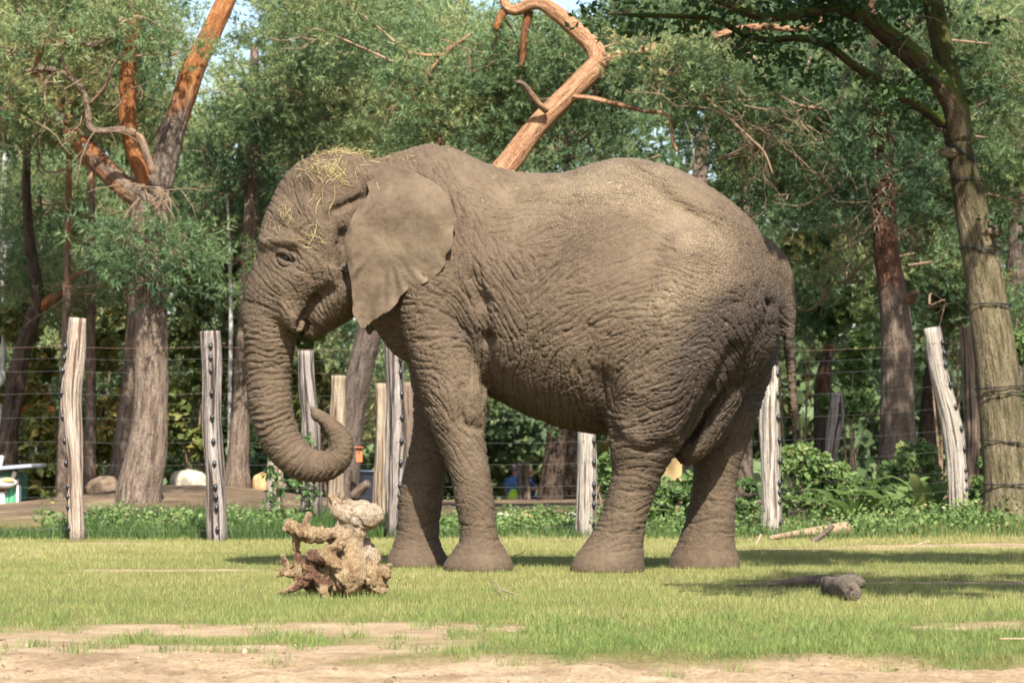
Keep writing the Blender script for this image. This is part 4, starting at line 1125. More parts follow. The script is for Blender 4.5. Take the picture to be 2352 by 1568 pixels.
class Tree:
    all = []
    def __init__(s, name, base, label, cat, group, pine=True):
        s.root = thing(name, base, label, cat, group)
        s.base = np.array(base, float); s.skel = []; s.V = []; s.R = []; s.br = []; s.dead = []; s.pine = pine; s.trunk = None
        if pine: Tree.all.append(s)
    def limb(s, name, C, R, mat, orange, sides=12, bump=.12, moss=0.0):
        par = s.trunk if name == 'branch_stub' and s.trunk else s.root
        V, F, bv = tube(C, R, sides, True, bump, len(s.skel) + 3, 5)
        n = len(C)
        og = np.repeat(np.interp(np.arange(n) / (n - 1), [0, 1], orange) if not callable(orange) else orange(C), sides)
        o = mesh_obj(name, V, F, mat, par, True, {'bv': bv + len(s.skel) * .31, 'orange': og, 'moss': np.full(len(V), moss)})
        if name == 'trunk': s.trunk = o
        s.skel.append(np.asarray(C)); return o
    def pad(s, c, rx, ry, rz, n, rnd, lo=False, sc=1.0, drop=.0):
        rng = rp
        u = rng.normal(size=(n, 3)); u /= np.linalg.norm(u, axis=1)[:, None]
        rad = rng.uniform(.25, 1, n) ** .55
        P = c + u * rad[:, None] * np.array([rx, ry, rz])
        out = u * np.array([1, 1, .55]) + np.array([0, -.15, .28 - drop]) + rng.normal(0, .3, (n, 3))
        M = frames(out, rng)
        r = rnd + rng.normal(0, .10, n) + .12 * u[:, 2]
        tm = SPRAYS_LO if lo else SPRAYS
        w = rng.integers(0, 4, n)
        for q in range(4):
            m = w == q
            if m.any():
                V, R = instance_tris(*tm[q], P[m], M[m], rng.uniform(.75, 1.25, m.sum()) * sc, r[m])
                s.V.append(V); s.R.append(R)
        # a twig framework that carries the pad
        if s.skel:
            A = np.vstack(s.skel); d = np.linalg.norm((A - c) * np.array([1, 1, 1.3]), axis=1)
            cand = A[np.argsort(d)[:max(3, len(A) // 12)]]
            a = cand[rng.integers(0, len(cand))] if d.min() > .3 else A[d.argmin()]
            dd = np.linalg.norm(c - a); a = c + (a - c) * min(1.0, 1.3 / (dd + 1e-6)); dd = min(dd, 1.3)
            s.branch(a, c, .010 + .008 * dd)
            for q in range(5):
                e = c + rng.normal(0, .6, 3) * np.array([rx, ry, rz])
                s.branch(c + (a - c) * rng.uniform(0, .3), e, .008, 4)
    def branch(s, a, b, r, sides=5):
        L = np.linalg.norm(b - a)
        m = (a + b) / 2 + rp.normal(0, .16 * L, 3) + np.array([0, 0, -.08 * L])
        C = interp_path(np.array([a, m, b]), 7)
        s.br.append(tube(C, np.linspace(min(r, .05), .004, 7), sides, False))
    def twigs(s, a, d, ln, depth=0, r=None):
        """dead branching twigs"""
        r = r or .003 + .006 * ln
        d = d / np.linalg.norm(d)
        n = 6
        P = [a]
        for i in range(n):
            d = d + rp.normal(0, .22, 3) + np.array([0, 0, -.05]); d /= np.linalg.norm(d)
            P.append(P[-1] + d * ln / n)
        P = np.array(P)
        s.dead.append(tube(P, np.linspace(r, r * .35, n + 1), 4, False))
        if depth < 2:
            for q in range(rp.integers(2, 5)):
                i = rp.integers(1, n)
                s.twigs(P[i], d + rp.normal(0, .7, 3), ln * rp.uniform(.3, .6), depth + 1, r * .6)
    def finish(s, mat=None):
        if s.V:
            V = np.vstack(s.V); F = np.arange(len(V)).reshape(-1, 3)
            tag(mesh_obj('crown', V, F, mat or NEEDLE, s.root, False, {'rnd': np.concatenate(s.R)}), None, kind='stuff')
        if s.br:
            V, F, bv = join_parts(s.br)
            tag(mesh_obj('branches', V, F, s.brmat if hasattr(s, 'brmat') else TWIGB, s.root, True, {'bv': bv}), None, kind='stuff')
        if s.dead:
            V, F, bv = join_parts(s.dead)
            tag(mesh_obj('dead_twigs', V, F, TWIGB, s.root, True, {'bv': bv}), None, kind='stuff')

def path(rows, y, n=30, dy=0.0, ground=False):
    """rows px,py,width -> C,R ; dy = depth change along the path"""
    R = resample(rows, n)
    C = np.array([U(r[0], r[1], y + dy * i / (n - 1)) for i, r in enumerate(R)])
    if ground: C[0][2] = float(gz(C[0][0], y)) - .15
    return C, R[:, 2] / 2 * pm(y)

def simple_tree(name, rows, y, mat, orange, label, group, top=None, pine=True, cat='tree'):
    C, R = path(rows, y, 30, 0, True)
    t = Tree(name, (C[0][0], y, float(gz(C[0][0], y))), label, cat, group, pine)
    R[:4] *= np.array([1.35, 1.2, 1.1, 1.04])
    t.limb('trunk', C, R, mat, orange)
    return t

GP = 'Scots pines behind the fence'
# --- big pine on the left, three stems
y1 = 14.0
C, R = path([(315, 1178, 112), (322, 1120, 103), (335, 1050, 92), (344, 970, 82), (348, 860, 77), (348, 760, 75), (344, 650, 76), (342, 560, 80), (345, 490, 86), (352, 430, 84)], y1, 40, 0, True)
t1 = Tree('pine_tree', (C[0][0], y1, float(gz(C[0][0], y1))), 'big pine with a grey lower trunk forking into three orange stems', 'tree', GP)
t1.limb('trunk', C, R, PALE_PINE, (0, .25), 18, .07)
t1.limb('limb', *path([(352, 470, 58), (300, 440, 56), (250, 395, 54), (190, 330, 50), (140, 270, 44), (108, 225, 36), (95, 170, 28), (120, 110, 24), (180, 70, 20)], y1, 30, .6), PINE_BARK, (.45, .6), 12)
t1.limb('limb', *path([(345, 440, 46), (328, 395, 44), (305, 340, 40), (292, 270, 40), (293, 200, 41), (297, 130, 38), (310, 60, 34), (335, -20, 28), (340, -120, 20)], y1, 30, -.2), PINE_BARK, (.75, 1.0), 12)
t1.limb('limb', *path([(360, 440, 66), (378, 370, 64), (398, 300, 60), (420, 225, 56), (440, 165, 54), (475, 95, 50), (515, 10, 46), (550, -80, 38), (580, -180, 28)], y1, 30, .3), PINE_BARK, lambda C: np.interp(C[:, 2], [4.4, 5.4], [.15, 1.0]), 14)
t1.limb('limb', *path([(350, 400, 18), (335, 350, 20), (318, 312, 19), (280, 298, 18), (235, 302, 17), (206, 293, 18), (200, 250, 17), (190, 210, 16), (160, 178, 15), (110, 158, 13), (50, 166, 9)], y1 - .35, 34, -.3), PALE_PINE, (.5, .2), 9)
for rows in ([(112, 162, 12), (70, 168, 9), (30, 190, 7), (-10, 240, 4)], [(100, 200, 18), (82, 150, 14), (96, 110, 11), (70, 60, 8), (40, 20, 5)], [(165, 182, 9), (140, 130, 8), (150, 90, 7), (110, 50, 4)], [(95, 225, 14), (60, 235, 10), (20, 225, 8), (-20, 250, 5)],
             [(205, 240, 8), (240, 200, 7), (260, 150, 6), (300, 120, 4)], [(120, 165, 9), (100, 205, 8), (108, 260, 7), (98, 300, 4)], [(125, 110, 14), (170, 95, 11), (215, 105, 8), (245, 90, 5)]):
    t1.limb('limb', *path(rows, y1 - .55, 16, -.35), PALE_PINE, (.55, .35), 7)
for q in range(9):
    t1.twigs(U(rp.uniform(20, 260), rp.uniform(90, 330), y1 - .9), np.array([rp.normal(-.3, .8), -.2, rp.normal(0, .7)]), rp.uniform(.4, .9))
for (px, py, r) in ((139, 272, 10), (198, 338, 7)):                # sawn-off stubs
    p = U(px, py, y1 - .12); q = p + np.array([.01, -.14, .0])
    C_, R_ = np.array([p, (p + q) / 2, q]), [r * 1.15 * pm(y1), r * 1.05 * pm(y1), r * pm(y1)]
    st = t1.limb('branch_stub', C_, R_, BIRCH, (0, 0), 10, .02)
for q in range(11):
    t1.twigs(U(rp.uniform(310, 400), rp.uniform(420, 470), y1 - .2), np.array([rp.normal(.2, .8), -.3, rp.normal(-.35, .4)]), rp.uniform(.4, 1.1))
# --- leaning orange pine behind the elephant
y2 = 13.0
C, R = path([(782, 1185, 72), (792, 1120, 66), (798, 1050, 60), (806, 980, 58), (818, 900, 58), (836, 810, 60), (862, 730, 58), (910, 650, 56), (990, 550, 56), (1080, 460, 56), (1160, 385, 56), (1230, 292, 52), (1300, 222, 50), (1372, 150, 52)], y2, 60, .8, True)
t2 = Tree('pine_tree', (C[0][0], y2, float(gz(C[0][0], y2))), 'leaning pine with a pale orange trunk rising diagonally behind the elephant back', 'tree', GP)
LEAN_PINE = bark_material('leaning_pine_bark', (.062, .046, .036), (.135, .105, .083), (.27, .13, .063), (.42, .25, .147), .5)  # low tones carry the lower trunk's shade in the colour
t2.limb('trunk', C, R, LEAN_PINE, lambda C: np.interp(C[:, 2], [2.0, 3.2], [.05, .85]), 16, .05)
t2.limb('limb', *path([(1372, 155, 46), (1366, 115, 44), (1330, 75, 42), (1285, 35, 38), (1245, 8, 32), (1215, 10, 28), (1185, 24, 26), (1160, 12, 22), (1150, -30, 18)], y2 + .8, 26, .2), PALE_PINE, (.9, 1.0), 12)
t2.limb('limb', *path([(1375, 150, 36), (1410, 132, 28), (1470, 118, 24), (1540, 102, 26), (1610, 92, 24), (1680, 72, 20), (1760, 62, 17), (1840, 68, 14), (1900, 40, 10)], y2 + .8, 26, -.3), PALE_PINE, (.8, 1.0), 10)
t2.limb('limb', *path([(1255, 255, 16), (1238, 240, 15), (1215, 210, 14), (1200, 192, 12), (1185, 188, 9)], y2 + .5, 12, -.3), PALE_PINE, (.5, .3), 7)
t2.limb('limb', *path([(1315, 222, 12), (1360, 226, 12), (1420, 240, 11), (1480, 255, 11), (1535, 264, 10), (1542, 300, 9), (1548, 330, 8), (1562, 355, 5)], y2 + .6, 22, -.4), PALE_PINE, (.6, .5), 7)
t2.limb('limb', *path([(1165, 18, 22), (1150, 40, 20), (1138, 70, 15)], y2 + 1, 8, 0), PINE_BARK, (.7, .7), 8)
t2.limb('limb', *path([(1215, 25, 22), (1205, 75, 20), (1200, 130, 16), (1196, 155, 10)], y2 + 1, 10, 0), DARK_BARK, (.6, .5), 8)
t2.limb('limb', *path([(1345, 262, 14), (1290, 320, 13), (1320, 370, 10)], y2 + 1.4, 10, .3), DARK_BARK, (.2, .2), 7) if False else None
t2.limb('limb', *path([(1680, 95, 9), (1740, 140, 9), (1760, 190, 8), (1800, 225, 8), (1850, 245, 7), (1920, 250, 5)], y2 + .6, 18, 0), TWIGB, (.2, .2), 6)
t2.limb('limb', *path([(1610, 215, 8), (1660, 260, 8), (1720, 315, 7), (1755, 350, 6), (1775, 400, 4)], y2 + .6, 16, -.2), TWIGB, (.2, .2), 6)
t2.limb('branch_stub', *path([(812, 1140, 26), (832, 1120, 22), (846, 1108, 18)], y2 - .25, 8, -.1), PALE_PINE, (.1, .1), 9)
for q in range(16):
    t2.twigs(U(rp.uniform(1560, 1900), rp.uniform(200, 330), y2 + rp.uniform(0, 1)), np.array([rp.normal(.6, .6), rp.normal(0, .3), rp.normal(-.6, .5)]), rp.uniform(.5, 1.3))
# --- small branches of a dead crown between the two pines
t3 = simple_tree('pine_tree', [(985, 1180, 46), (990, 900, 44), (1000, 600, 42), (1010, 420, 38), (1000, 330, 34), (990, 235, 28), (978, 180, 20), (968, 160, 12)], 14.7, PINE_BARK, (.2, .9), 'slender orange pine standing behind the elephant shoulder', GP)
t3.limb('limb', *path([(975, 170, 22), (1000, 155, 18), (1030, 115, 15), (1060, 95, 10), (1080, 80, 6)], 14.6, 12, -.3), PALE_PINE, (.7, .7), 8)
t3.limb('limb', *path([(1012, 140, 11), (1005, 125, 11), (990, 128, 9), (960, 125, 8), (935, 120, 5)], 14.4, 12, -.2), PALE_PINE, (.7, .7), 7)
t3.limb('limb', *path([(940, 165, 8), (938, 200, 9), (936, 235, 9), (933, 262, 6)], 14.3, 10, 0), PINE_BARK, (.8, .8), 7)
for q in range(9): t3.twigs(U(rp.uniform(930, 1090), rp.uniform(80, 200), 14.3), np.array([rp.normal(0, .8), -.3, rp.normal(-.2, .7)]), rp.uniform(.3, .9))
# --- right pine and others
t4 = simple_tree('pine_tree', [(2068, 1130, 86), (2063, 1020, 82), (2060, 900, 76), (2061, 800, 74), (2056, 720, 72), (2045, 640, 64), (2035, 560, 58), (2030, 450, 54), (2028, 330, 46), (2020, 200, 38), (2005, 60, 28), (1995, -60, 18)], 13.2, RED_PINE,
                 lambda C: np.interp(C[:, 2], [2.1, 3.0], [.05, .85]), 'stout pine with a reddish upper trunk between the tail and the oak', GP)
t4.limb('branch_stub', *path([(2085, 690, 22), (2098, 680, 22), (2104, 672, 16)], 13.0, 6, -.2), PINE_BARK, (.5, .5), 8)
t5 = simple_tree('pine_tree', [(545, 1120, 54), (548, 1030, 46), (552, 940, 42), (560, 820, 40), (570, 600, 34), (580, 350, 28), (585, 100, 20)], 18.4, PALE_PINE, (.0, .25), 'straight pine trunk just left of the elephant trunk', GP)
t6 = simple_tree('pine_tree', [(265, 1130, 48), (278, 1050, 42), (288, 950, 36), (298, 850, 32), (304, 700, 28), (308, 500, 24), (312, 250, 18)], 17.6, PALE_PINE, (.0, .3), 'thin pine leaning behind the big forked pine', GP)
t7 = simple_tree('pine_tree', [(10, 1130, 48), (18, 1020, 44), (30, 920, 44), (48, 820, 40), (75, 730, 36), (88, 690, 34), (82, 640, 28), (70, 560, 24), (60, 420, 20), (66, 250, 16), (60, 80, 10)], 17.5, DARK_BARK, (.0, .3), 'dark crooked pine trunk by the hut with a reddish side branch', GP)
t7.limb('limb', *path([(80, 715, 26), (110, 690, 24), (140, 672, 20), (160, 640, 16), (200, 620, 10)], 17.52, 12, -.2), PINE_BARK, (.7, .6), 9)
t8 = simple_tree('pine_tree', [(1262, 1175, 58), (1270, 1080, 50), (1280, 990, 46), (1290, 850, 42), (1300, 600, 36), (1310, 300, 26)], 25.0, DARK_BARK, (.05, .2), 'dark trunk seen under the elephant belly beside the people', GP)
t9 = simple_tree('pine_tree', [(1308, 1165, 44), (1305, 1050, 42), (1302, 950, 40), (1300, 700, 34), (1290, 400, 26)], 30.0, DARK_BARK, (.05, .2), 'grey-brown trunk tight behind the post under the belly', GP)
t10 = simple_tree('pine_tree', [(140, 1180, 30), (142, 1100, 26), (146, 1000, 24), (150, 850, 22), (155, 600, 18), (160, 300, 14)], 16.6, PALE_PINE, (0, .6), 'thin grey pine stem tucked behind the pale streaked fence post', GP)
t11 = simple_tree('pine_tree', [(1890, 1150, 44), (1888, 1000, 40), (1890, 880, 36), (1910, 760, 18), (1900, 690, 16), (1905, 640, 12)], 20.0, DARK_BARK, (.2, .7), 'dark broken pine stem behind the crooked grey post', GP)
t12 = simple_tree('pine_tree', [(2135, 1160, 52), (2130, 1040, 46), (2140, 900, 44), (2160, 790, 40), (2200, 740, 30), (2260, 690, 22), (2330, 620, 16)], 19.0, DARK_BARK, (.1, .6), 'dark forked trunk behind the bent bleached post', GP)
t13 = simple_tree('pine_tree', [(1560, 1150, 70), (1575, 1060, 60), (1590, 950, 52), (1600, 700, 44), (1610, 300, 30)], 21.0, PALE_PINE, (.0, .2), 'pale pine trunk seen between the hind legs', GP)
t14 = simple_tree('pine_tree', [(2320, 1120, 50), (2330, 800, 44), (2335, 400, 34), (2330, 60, 22)], 24.0, PINE_BARK, (.05, .35), 'pine rising close behind the oak trunk', GP)
t15 = simple_tree('pine_tree', [(1700, 1120, 50), (1705, 800, 44), (1710, 400, 34), (1715, 60, 22)], 26.0, PINE_BARK, (.05, .35), 'pine hidden behind the elephant rump, its crown above the back', GP)
t16 = simple_tree('pine_tree', [(740, 1120, 50), (745, 800, 44), (750, 400, 34), (745, 60, 22)], 27.0, PINE_BARK, (.05, .35), 'pine hidden behind the elephant head, its crown above the forehead', GP)
t17 = simple_tree('pine_tree', [(205, 1120, 30), (206, 1020, 26), (208, 900, 24), (210, 500, 18), (212, 200, 14)], 18.0, PALE_PINE, (.2, .5), 'short reddish stem seen between fence post and big pine', GP)
GB = 'white birch stems in the wood'
for rows, y, lab in (([(6, 1060, 14), (5, 900, 14), (9, 760, 13), (8, 600, 13), (6, 480, 12), (12, 350, 9)], 20.0, 'white birch stem at the hut beside the dark crooked pine'),
                     ([(528, 1080, 9), (528, 900, 9), (530, 750, 9), (528, 600, 8), (522, 450, 5)], 18.6, 'thin white birch stem between grey fence post and elephant trunk'),
                     ([(86, 960, 7), (88, 840, 8), (92, 740, 7), (96, 560, 5)], 26.0, 'thin pale birch stem among the autumn shrubs')):
    tb = simple_tree('birch_tree', rows, y, BIRCH, (0, .1), lab, GB, pine=False)
    for q in range(5): tb.twigs(tb.skel[0][rp.integers(16, 30)], np.array([rp.normal(0, .6), rp.normal(0, .5), .6]), .6)
    tb.finish()
# bare twigs near the left post
for q in range(9):
    t6.twigs(U(rp.uniform(130, 230), rp.uniform(600, 720), 16.5), np.array([rp.normal(0, .7), -.2, rp.normal(.2, .6)]), rp.uniform(.4, 1.0))
for q in range(10):
    t16.twigs(U(rp.uniform(600, 760), rp.uniform(180, 320), 20 + rp.uniform(0, 2)), np.array([rp.normal(0, .5), -.1, rp.normal(-.6, .5)]), rp.uniform(.6, 1.4))
for q in range(10):
    t4.twigs(U(rp.uniform(1950, 2110), rp.uniform(420, 640), 13.0), np.array([rp.normal(0, .7), -.4, rp.normal(-.3, .5)]), rp.uniform(.4, 1.0))

# --- foliage pads, each carried by the nearest tree
HOLES = [(490, 22, 92, 50), (1085, -5, 50, 22), (1335, 0, 40, 26), (455, 200, 12, 20)]
def in_hole(px, py, r, k=.8):
    return any(((px - a) / (w + r * k)) ** 2 + ((py - b) / (h + r * k * .7)) ** 2 < 1 for a, b, w, h in HOLES)
def pick(p, lim=None):
    best, bd = None, 1e9
    for t in (lim or Tree.all):
        A = np.vstack(t.skel)
        A = A[A[:, 2] > 1.0] if (A[:, 2] > 1.0).any() else A
        d = np.min(np.linalg.norm((A - p) * np.array([1, .7, .5]), axis=1))
        if d < bd: best, bd = t, d
    return best
def zone(x0, x1, y0, y1, cnt, d0, d1, r0, r1, rnd, lo=False, dens=46, lim=None, sc=1.0, hole=True):
    for i in range(cnt):
        px, py, dy = rp.uniform(x0, x1), rp.uniform(y0, y1), rp.uniform(d0, d1)
        r = rp.uniform(r0, r1)
        if hole and in_hole(px, py, r / pm(dy)): continue
        c = U(px, py, dy)
        t = pick(c, lim)
        n = int(dens * (r / .6) ** 1.7)
        t.pad(c, r, r, r * rp.uniform(.40, .62), n, rnd + rp.normal(0, .16), lo, sc)
# near crowns
zone(-60, 260, -40, 330, 17, 14.4, 16.5, .45, .8, .56, lim=[t1])
zone(60, 420, 40, 330, 8, 15.0, 17.0, .4, .7, .46, lim=[t1])
zone(-40, 110, 60, 300, 6, 12.9, 13.5, .3, .5, .62, lim=[t1])
for px, py, dd, r, rn in ((345, 585, 13.5, .30, .34), (310, 560, 13.6, .24, .40), (385, 575, 13.6, .28, .44), (420, 610, 13.7, .24, .48), (270, 545, 13.8, .24, .48), (350, 635, 13.55, .22, .34), (300, 610, 13.7, .20, .42), (440, 560, 13.9, .22, .5), (130, 290, 13.4, .22, .6), (395, 85, 13.2, .28, .55), (430, 120, 13.3, .3, .6), (290, 40, 13.4, .35, .58), (250, 90, 13.3, .35, .6)):
    t1.pad(U(px, py, dd), r * .9, r * .9, r * (.95 if py > 450 else .6), int(46 * (r / .6) ** 1.5) + 2, rn - (.12 if py > 450 else 0), drop=.5 if py > 450 else 0)
zone(560, 1160, -20, 300, 26, 15, 18.5, .5, .9, .58, lim=[t2, t3])
zone(950, 1060, 190, 330, 8, 13.9, 14.3, .25, .4, .5, lim=[t3])
zone(1080, 1700, 20, 340, 22, 14.6, 17, .45, .85, .46, lim=[t2])
zone(1400, 1700, 130, 260, 7, 13.0, 13.6, .28, .45, .50, lim=[t2])
zone(1650, 2140, 60, 420, 24, 14.0, 17, .5, .85, .30, lim=[t4, t2])
zone(1760, 2080, 380, 480, 5, 13.6, 15, .35, .6, .30, lim=[t4])
zone(1960, 2110, 120, 400, 7, 12.4, 12.9, .28, .45, .26, lim=[t4])
zone(380, 600, 620, 960, 12, 19, 24, .4, .7, .6, True, 42, [t5, t6], 1.2)
zone(40, 330, 740, 1000, 12, 20, 25, .4, .7, .62, True, 42, [t17, t6], 1.2)
zone(620, 900, 780, 1000, 9, 20, 25, .4, .7, .6, True, 42, [t16, t5], 1.2)
zone(2080, 2420, 20, 520, 18, 15, 19, .5, .95, .58, lim=[t14, t4])
zone(1760, 2300, 560, 860, 16, 15.5, 19, .4, .75, .52, lim=[t4, t11, t14])
zone(380, 700, 300, 640, 12, 17, 21, .45, .8, .46, lim=[t5, t1])
zone(-40, 230, 420, 720, 11, 17.6, 21, .45, .8, .46, lim=[t7, t10, t6])
# middle distance
zone(-150, 2500, 60, 500, 52, 22, 30, .7, 1.15, .48, True, 42, sc=1.25)
zone(-150, 2500, 480, 900, 46, 24, 32, .7, 1.1, .42, True, 40, sc=1.25)
zone(-150, 2500, -90, 120, 40, 24, 33, .7, 1.2, .52, True, 42, sc=1.3)
for t in Tree.all: t.finish()

# --- leaf clouds
def leaf_cloud(c, rad, n, size, rnd, rng, shape=1.6, flat=.0, lump=.35):
    u = rng.normal(size=(n, 3)); u /= np.linalg.norm(u, axis=1)[:, None]
    q = rng.uniform(.12, 1, n) ** .6
    q = q * (1 + lump * vnoise(u * 2.1 + np.asarray(c)[None], 1.3, 91))
    P = np.asarray(c) + u * q[:, None] * np.asarray(rad)
    nrm = u * .5 + rng.normal(0, .7, (n, 3)) + np.array([0, -.1, .5])
    nrm /= np.linalg.norm(nrm, axis=1)[:, None]
    a = np.cross(nrm, rng.normal(size=(n, 3))); a /= np.linalg.norm(a, axis=1)[:, None]
    b = np.cross(nrm, a)
    s = size * rng.uniform(.55, 1.3, n)[:, None]
    V = np.stack([P - a * s * shape * .5, P + b * s * .5 - a * s * .1 + nrm * s * .12, P + a * s * shape * .5, P - b * s * .5 - a * s * .1 + nrm * s * .12], 1).reshape(-1, 3)
    i = np.arange(n)[:, None] * 4
    F = np.vstack([i + np.array([[0, 1, 2]]), i + np.array([[0, 2, 3]])])
    r = np.clip(rnd + rng.normal(0, .17, n) + .08 * u[:, 2], 0, 1)
    return V, F, np.repeat(r, 4)
def merge_clouds(L):
    Vs, Fs, Rs, o = [], [], [], 0
    for V, F, R in L: Vs.append(V); Fs.append(F + o); Rs.append(R); o += len(V)
    return np.vstack(Vs), np.vstack(Fs), np.concatenate(Rs)

# --- oak on the right
y5 = 9.6
C, R = path([(2325, 1215, 124), (2318, 1150, 112), (2310, 1050, 104), (2300, 950, 102), (2288, 830, 98), (2272, 720, 94), (2258, 620, 90), (2240, 520, 80), (2222, 430, 70), (2205, 350, 62), (2192, 285, 60)], y5, 40, 0, True)
oak = Tree('oak_tree', (C[0][0], y5, float(gz(C[0][0], y5))), 'tall oak with mossy limbs and black wire rings round its trunk', 'tree', None, False)
R[:5] *= np.array([1.5, 1.25, 1.12, 1.05, 1.02])
oak.limb('trunk', C, R, OAK_BARK, lambda C: np.interp(C[:, 2], [2.2, 3.6], [.0, .75]), 20, .06, .22)
TR_C, TR_R = C, R
oak.limb('limb', *path([(2200, 320, 56), (2196, 250, 62), (2160, 190, 56), (2100, 130, 52), (2050, 90, 46), (1990, 45, 40), (1930, 5, 34), (1850, -30, 26)], y5 - .02, 30, -.6), OAK_BARK, (.45, .9), 14, .07, 1.0)
oak.limb('limb', *path([(2000, 50, 34), (1940, 22, 30), (1870, 26, 27), (1810, 36, 24), (1750, 40, 22), (1690, 20, 18), (1620, -15, 14)], y5 - .45, 22, -.5), OAK_BARK, (.9, .9), 10, .07, 1.0)
oak.limb('limb', *path([(2200, 290, 50), (2185, 200, 56), (2165, 110, 52), (2145, 20, 48), (2125, -80, 40), (2110, -220, 30)], y5 + .12, 22, .3), OAK_BARK, (.8, .9), 12, .06, .6)
oak.limb('limb', *path([(2165, 285, 26), (2120, 250, 24), (2060, 215, 23), (2010, 180, 22), (1960, 150, 21), (1920, 118, 20), (1880, 96, 19), (1830, 88, 17), (1760, 92, 16), (1700, 74, 15), (1640, 44, 14), (1560, 38, 12), (1470, 36, 9), (1390, 30, 6)], y5 - .1, 40, -.5), OAK_BARK, (.9, 1), 10, .08, 1.0)
oak.limb('limb', *path([(2420, 640, 60), (2370, 400, 56), (2352, 200, 50), (2345, 60, 44), (2340, -60, 40)], y5 + .3, 20, 0), DARK_BARK, (0, 0), 10) if False else None
oak.limb('branch_stub', *path([(2165, 298, 9), (2140, 292, 8), (2115, 290, 4)], y5 - .15, 6, 0), DARK_BARK, (0, 0), 6)
oak.limb('branch_stub', *path([(2188, 352, 26), (2172, 350, 26), (2162, 349, 18)], y5 - .1, 6, -.1), OAK_BARK, (.3, .3), 9, .03)
oak.limb('branch_stub', *path([(2275, 530, 30), (2290, 532, 28), (2296, 532, 20)], y5 - .1, 6, -.14), OAK_BARK, (.3, .3), 9, .03)
k = NT('black_cable'); CABLE = k.done((.010, .010, .011), .5, .4)
for py in (350, 412, 570, 577, 700, 890, 905, 1015, 1112):           # wire rings round the trunk
    z = U(2250, py, y5)[2]
    i = int(np.argmin(np.abs(TR_C[:, 2] - z)))
    a = np.linspace(0, 2 * math.pi, 41)
    rr = TR_R[i] * 1.06 + .012
    tl_ = rp.normal(0, .05)
    ring_ = np.stack([TR_C[i][0] + rr * np.cos(a), TR_C[i][1] + rr * np.sin(a), z + tl_ * np.cos(a) + .006 * np.sin(9 * a)], -1)
    V, F, _ = tube(ring_, np.full(41, .0055), 6, False)
    L_ = [(V, F, None)]
    for q in range(5):
        b_ = rp.uniform(math.pi * 1.05, math.pi * 1.95)
        L_.append(box((TR_C[i][0] + rr * math.cos(b_), TR_C[i][1] + rr * math.sin(b_), z + tl_ * math.cos(b_)), (.034, .016, .018), b_ + math.pi / 2))
    V, F, _ = join_parts(L_)
    mesh_obj('wire_ring', V, F, CABLE, oak.trunk)
L_ = []
ro = np.random.default_rng(77)
for sk in oak.skel[1:]:
    for i in range(4, len(sk)):
        for q in range(1):
            if ro.uniform() < .55:
                c = sk[i] + ro.normal(0, .16, 3) + np.array([0, -.05, -.04])
                L_.append(leaf_cloud(c, (.20, .18, .13), 26, .052, .32, ro))
for q in range(44):
    px, py = ro.uniform(1330, 2120), ro.uniform(-40, 60)
    L_.append(leaf_cloud(U(px, py, ro.uniform(8.3, 9.6)), (.25, .25, .14), 26, .055, .35, ro))
for q in range(26):
    px = ro.uniform(1700, 2150); py = np.interp(px, [1700, 2150], [110, 250]) + ro.normal(0, 40)
    L_.append(leaf_cloud(U(px, py, ro.uniform(8.8, 9.5)), (.20, .2, .13), 20, .05, .36, ro))
for q in range(26):                                                # the crown above the frame
    c = np.array([ro.normal(4.3, 2.2), ro.normal(8.2, 1.8), ro.uniform(6.6, 10.5)])
    L_.append(leaf_cloud(c, (.6, .6, .4), 60, .13, .4, ro))
for q in range(110):                                                 # lower crown on the sunny side, above the frame
    L_.append(leaf_cloud(np.array([ro.uniform(1.4, 6.6), ro.uniform(6.4, 8.4), ro.uniform(6.2, 8.2)]), (.5, .45, .3), 55, .12, .4, ro))
V, F, R_ = merge_clouds(L_)
tag(mesh_obj('crown', V, F, LEAF_O, oak.root, False, {'rnd': R_}), None, kind='stuff')
for q in range(16):
    sk = oak.skel[rp.integers(1, 5)]; oak.twigs(sk[rp.integers(8, len(sk))], np.array([rp.normal(0, .6), -.3, rp.normal(-.1, .6)]), rp.uniform(.3, .7))
oak.dead and oak.finish()

# --- tree on the near right whose crown shades the lawn (its trunk stands outside the frame)
sx, sy = 7.2, -4.4
C = interp_path(np.array([[sx, sy, -.1], [sx + .1, sy, 2], [sx - .2, sy - .1, 4.5], [sx - .6, sy - .2, 7.0], [sx - .9, sy - .2, 9.4]]), 20)
shade = Tree('oak_tree', (sx, sy, 0), 'broad leafy oak standing on the lawn, its crown throwing bands of shade', 'tree', None, False)
shade.limb('trunk', C, np.linspace(.24, .07, 20), OAK_BARK, (0, .2), 14, .06, .5)
L_ = []
rsx = np.random.default_rng(88)
for (cx, cy, cz, rx, ry, n) in ((5.0, -1.9, 5.0, 2.3, 1.2, 66), (3.3, -1.9, 4.9, .9, 1.0, 24), (5.0, -6.6, 5.0, 2.5, 1.0, 64), (3.0, -6.7, 4.8, 1.0, .8, 22), (8.3, -5.2, 8.2, 1.6, 1.4, 26)):
    for q in range(n):
        c = np.array([cx + rsx.uniform(-1, 1) * rx, cy + rsx.normal(0, .6) * ry, cz + rsx.normal(0, .2)])
        L_.append(leaf_cloud(c, (.42, .34, .26), 60, .12, .4, rsx))
    shade.limb('limb', interp_path(np.array([C[13], [(C[13][0] + cx) / 2, (C[13][1] + cy) / 2, cz - .6], [cx, cy, cz]]), 12), np.linspace(.08, .02, 12), OAK_BARK, (.3, .5), 8, .05, .5)
V, F, R_ = merge_clouds(L_)
tag(mesh_obj('crown', V, F, LEAF_O, shade.root, False, {'rnd': R_}), None, kind='stuff')

